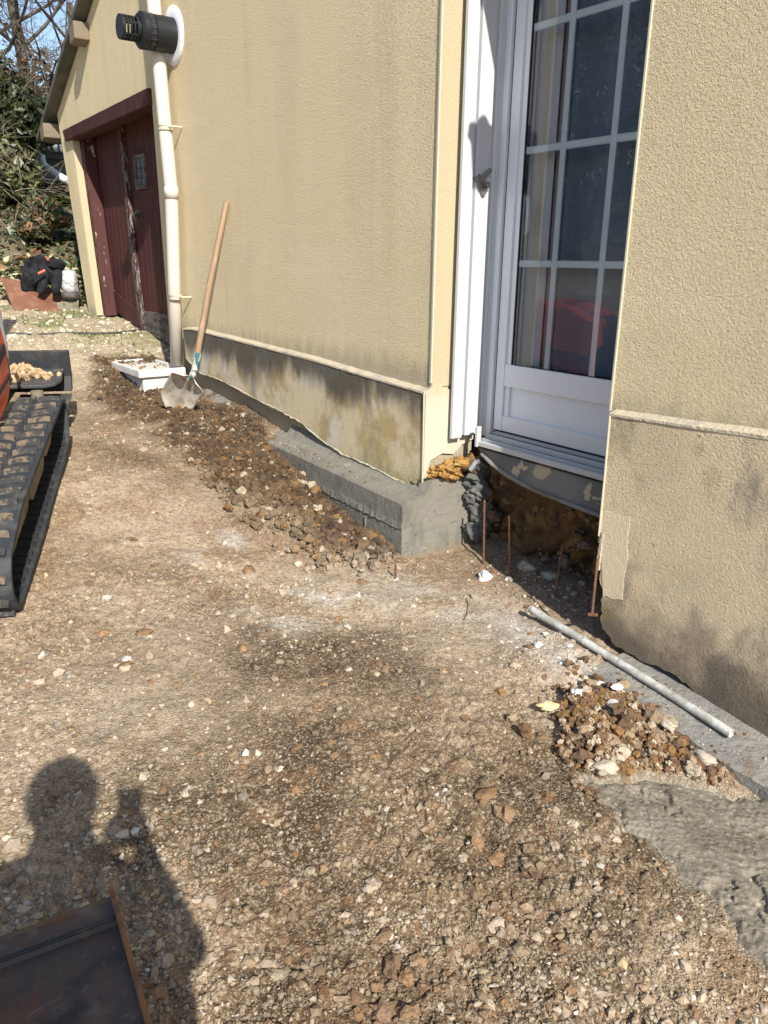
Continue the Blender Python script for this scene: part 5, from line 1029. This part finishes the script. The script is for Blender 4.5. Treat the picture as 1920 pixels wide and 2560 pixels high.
# ------------------------------------------------------------------ the person taking the picture (behind the lens; seen by the shadow)
def person():
    fx = np.array((-.763, .565, 0)); fx /= np.linalg.norm(fx); lf_ = np.array((-fx[1], fx[0], 0)) * 1.0       # left of the viewer
    hx = np.array((.115, -.245, 0)); g = -.09
    t = empty('person', (hx[0], hx[1], g), 'person in dark work clothes holding a phone, casting the shadow at lower left', 'person')
    def P(f, l, z): return tuple(hx + fx * f + lf_ * l + np.array((0, 0, z)))
    J = {}; pts = []; rad = []; ed = []
    def add(k, p, r, frm=None):
        J[k] = len(pts); pts.append(p); rad.append(r)
        if frm: ed.append((J[frm], J[k]))
    lens = np.array((0, 0, 1.5)); 
    add('pel', P(-.02, -.09, .92), (.25, .18)); add('wst', P(0, -.075, 1.08), (.25, .18), 'pel'); add('chs', P(.0, -.03, 1.28), (.235, .17), 'wst'); add('shd', P(-.01, 0, 1.42), (.13, .10), 'chs'); add('nck', P(.0, 0, 1.51), (.072, .072), 'shd')
    add('hd0', P(.02, 0, 1.60), (.078, .085), 'nck'); add('hd1', P(.015, 0, 1.70), (.080, .092), 'hd0'); add('hd2', P(.005, 0, 1.77), (.055, .065), 'hd1')
    ph = lens - np.array([RC[0, 2], RC[1, 2], RC[2, 2]]) * .03; up = -np.array([RC[0, 1], RC[1, 1], RC[2, 1]]); rt = np.array([RC[0, 0], RC[1, 0], RC[2, 0]])
    pc = ph - up * .05 + rt * -.012                                                                             # phone centre
    hands = {}
    for s, nm in ((1, 'l'), (-1, 'r')):
        add('sh' + nm, P(-.01, .19 * s, 1.40), (.07, .07), 'shd'); wr = pc - rt * s * .055 - up * .085 - np.array([RC[0, 2], RC[1, 2], RC[2, 2]]) * .05
        shp = np.array(P(-.01, .19 * s, 1.40)); el = (shp + wr) / 2 + lf_ * .10 * s + np.array((0, 0, -.22)) - fx * .0
        add('el' + nm, tuple(el), (.062, .062), 'sh' + nm); add('fa' + nm, tuple(el * .55 + wr * .45), (.052, .052), 'el' + nm); add('wr' + nm, tuple(wr), (.034, .038), 'fa' + nm)
        pm = wr + (pc - rt * s * .045 - up * .045 - wr) * .65; add('pa' + nm, tuple(pm), (.022, .036), 'wr' + nm); hands[nm] = (wr, pm, s)
        add('hp' + nm, P(-.02, .10 * s, .86), (.105, .105), 'pel'); add('kn' + nm, P(.03, .11 * s, .47), (.065, .065), 'hp' + nm); add('an' + nm, P(-.01, .12 * s, .02), (.042, .045), 'kn' + nm); add('to' + nm, P(.16, .14 * s, g + .045), (.04, .035), 'an' + nm)
    me = bpy.data.meshes.new('body'); me.from_pydata(pts, ed, []); o = bpy.data.objects.new('body', me); COL.objects.link(o)
    me.transform(Matrix.Translation(-Vector(t.location))); o.parent = t; me.materials.append(M_['shirt'])
    sk_ = o.modifiers.new('skin', 'SKIN'); sk_.use_smooth_shade = True; lay = me.skin_vertices[0] if len(me.skin_vertices) else None
    if lay is None:
        bm = bmesh.new(); bm.from_mesh(me); bm.verts.layers.skin.verify(); bm.to_mesh(me); bm.free(); lay = me.skin_vertices[0]
    for i, r in enumerate(rad): lay.data[i].radius = r
    for i in range(len(rad)): lay.data[i].use_root = (i == 0)
    sb = o.modifiers.new('sub', 'SUBSURF'); sb.levels = 2; sb.render_levels = 2
    dg = bpy.context.evaluated_depsgraph_get(); m2 = bpy.data.meshes.new_from_object(o.evaluated_get(dg)); o.modifiers.clear(); o.data = m2; m2.materials.clear()
    for mm in ('shirt', 'skin', 'jeans'): m2.materials.append(M_[mm])
    tl = np.array(t.location)
    for p_ in m2.polygons:
        c_ = np.array(p_.center) + tl; p_.use_smooth = True
        p_.material_index = 1 if c_[2] > 1.50 + .0 and np.linalg.norm(c_[:2] - hx[:2]) < .16 else 1 if np.linalg.norm(c_ - pc) < .15 else 2 if c_[2] < .98 and np.linalg.norm(c_ - pc) > .5 else 0
    V, Fc = ico(4); V = V * np.array([.106, .102, .118]); hc = np.array(P(-.005, 0, 1.70)); dn = (V @ fx) ; V = V[:, :] + hc
    keep = ~((dn > .045) & (V[:, 2] < 1.745)); Fk = Fc[keep[Fc].all(1)]; link('hair', np_mesh('hair', V, Fk, None, True), M_['hair'], t)
    V1, F1 = ico(2); F1 = [tuple(f) for f in F1]
    def feat(nm, sc, p): MB().add(V1 * np.array(sc) + np.array(p), F1).build(nm, M_['skin'] if nm != 'eye' else M_['hair'], t, smooth=True)
    feat('nose', (.016, .016, .024), P(.105, 0, 1.655)); feat('mouth', (.02, .02, .008), P(.085, 0, 1.605))
    for s in (1, -1): feat('eye', (.011, .011, .009), P(.088, .033 * s, 1.69)); feat('ear', (.016, .016, .032), P(-.005, .088 * s, 1.66))
    vw = np.array([RC[0, 2], RC[1, 2], RC[2, 2]])
    for nm, (wr, pm, s) in hands.items():
        hb = MB()
        for k in range(4):
            b0 = pm + up * (.028 - k * .019) - rt * s * .004; b1 = b0 + rt * s * .008 - vw * .012 + up * .004; lenf = (.04, .045, .042, .034)[k]
            e = pc - rt * s * (.040 - .0) + up * (.035 - .022 * k - .03) - vw * .012
            hb.tube([b0, (b0 + e) / 2 - vw * .014 - rt * s * .006, e, e + rt * s * lenf * .6 + vw * .0], [.010, .0095, .0088, .007], 8)
        th = pm + up * .01; hb.tube([th, th - vw * .03 + up * .02, pc - rt * s * .032 - vw * .018 + up * .0], [.012, .011, .009], 8)
        hb.build('fingers', M_['skin'], t, smooth=True)
    ph_o = empty('phone', tuple(pc), 'dark phone held up in both hands by the person', 'phone')
    Mx = Matrix(((rt[0], up[0], -vw[0], pc[0]), (rt[1], up[1], -vw[1], pc[1]), (rt[2], up[2], -vw[2], pc[2]), (0, 0, 0, 1)))
    MB().box((-.037, -.078, 0), (.037, .088, .009), Mx).build('phone_body', M_['blackpl'], ph_o, .003)
person()
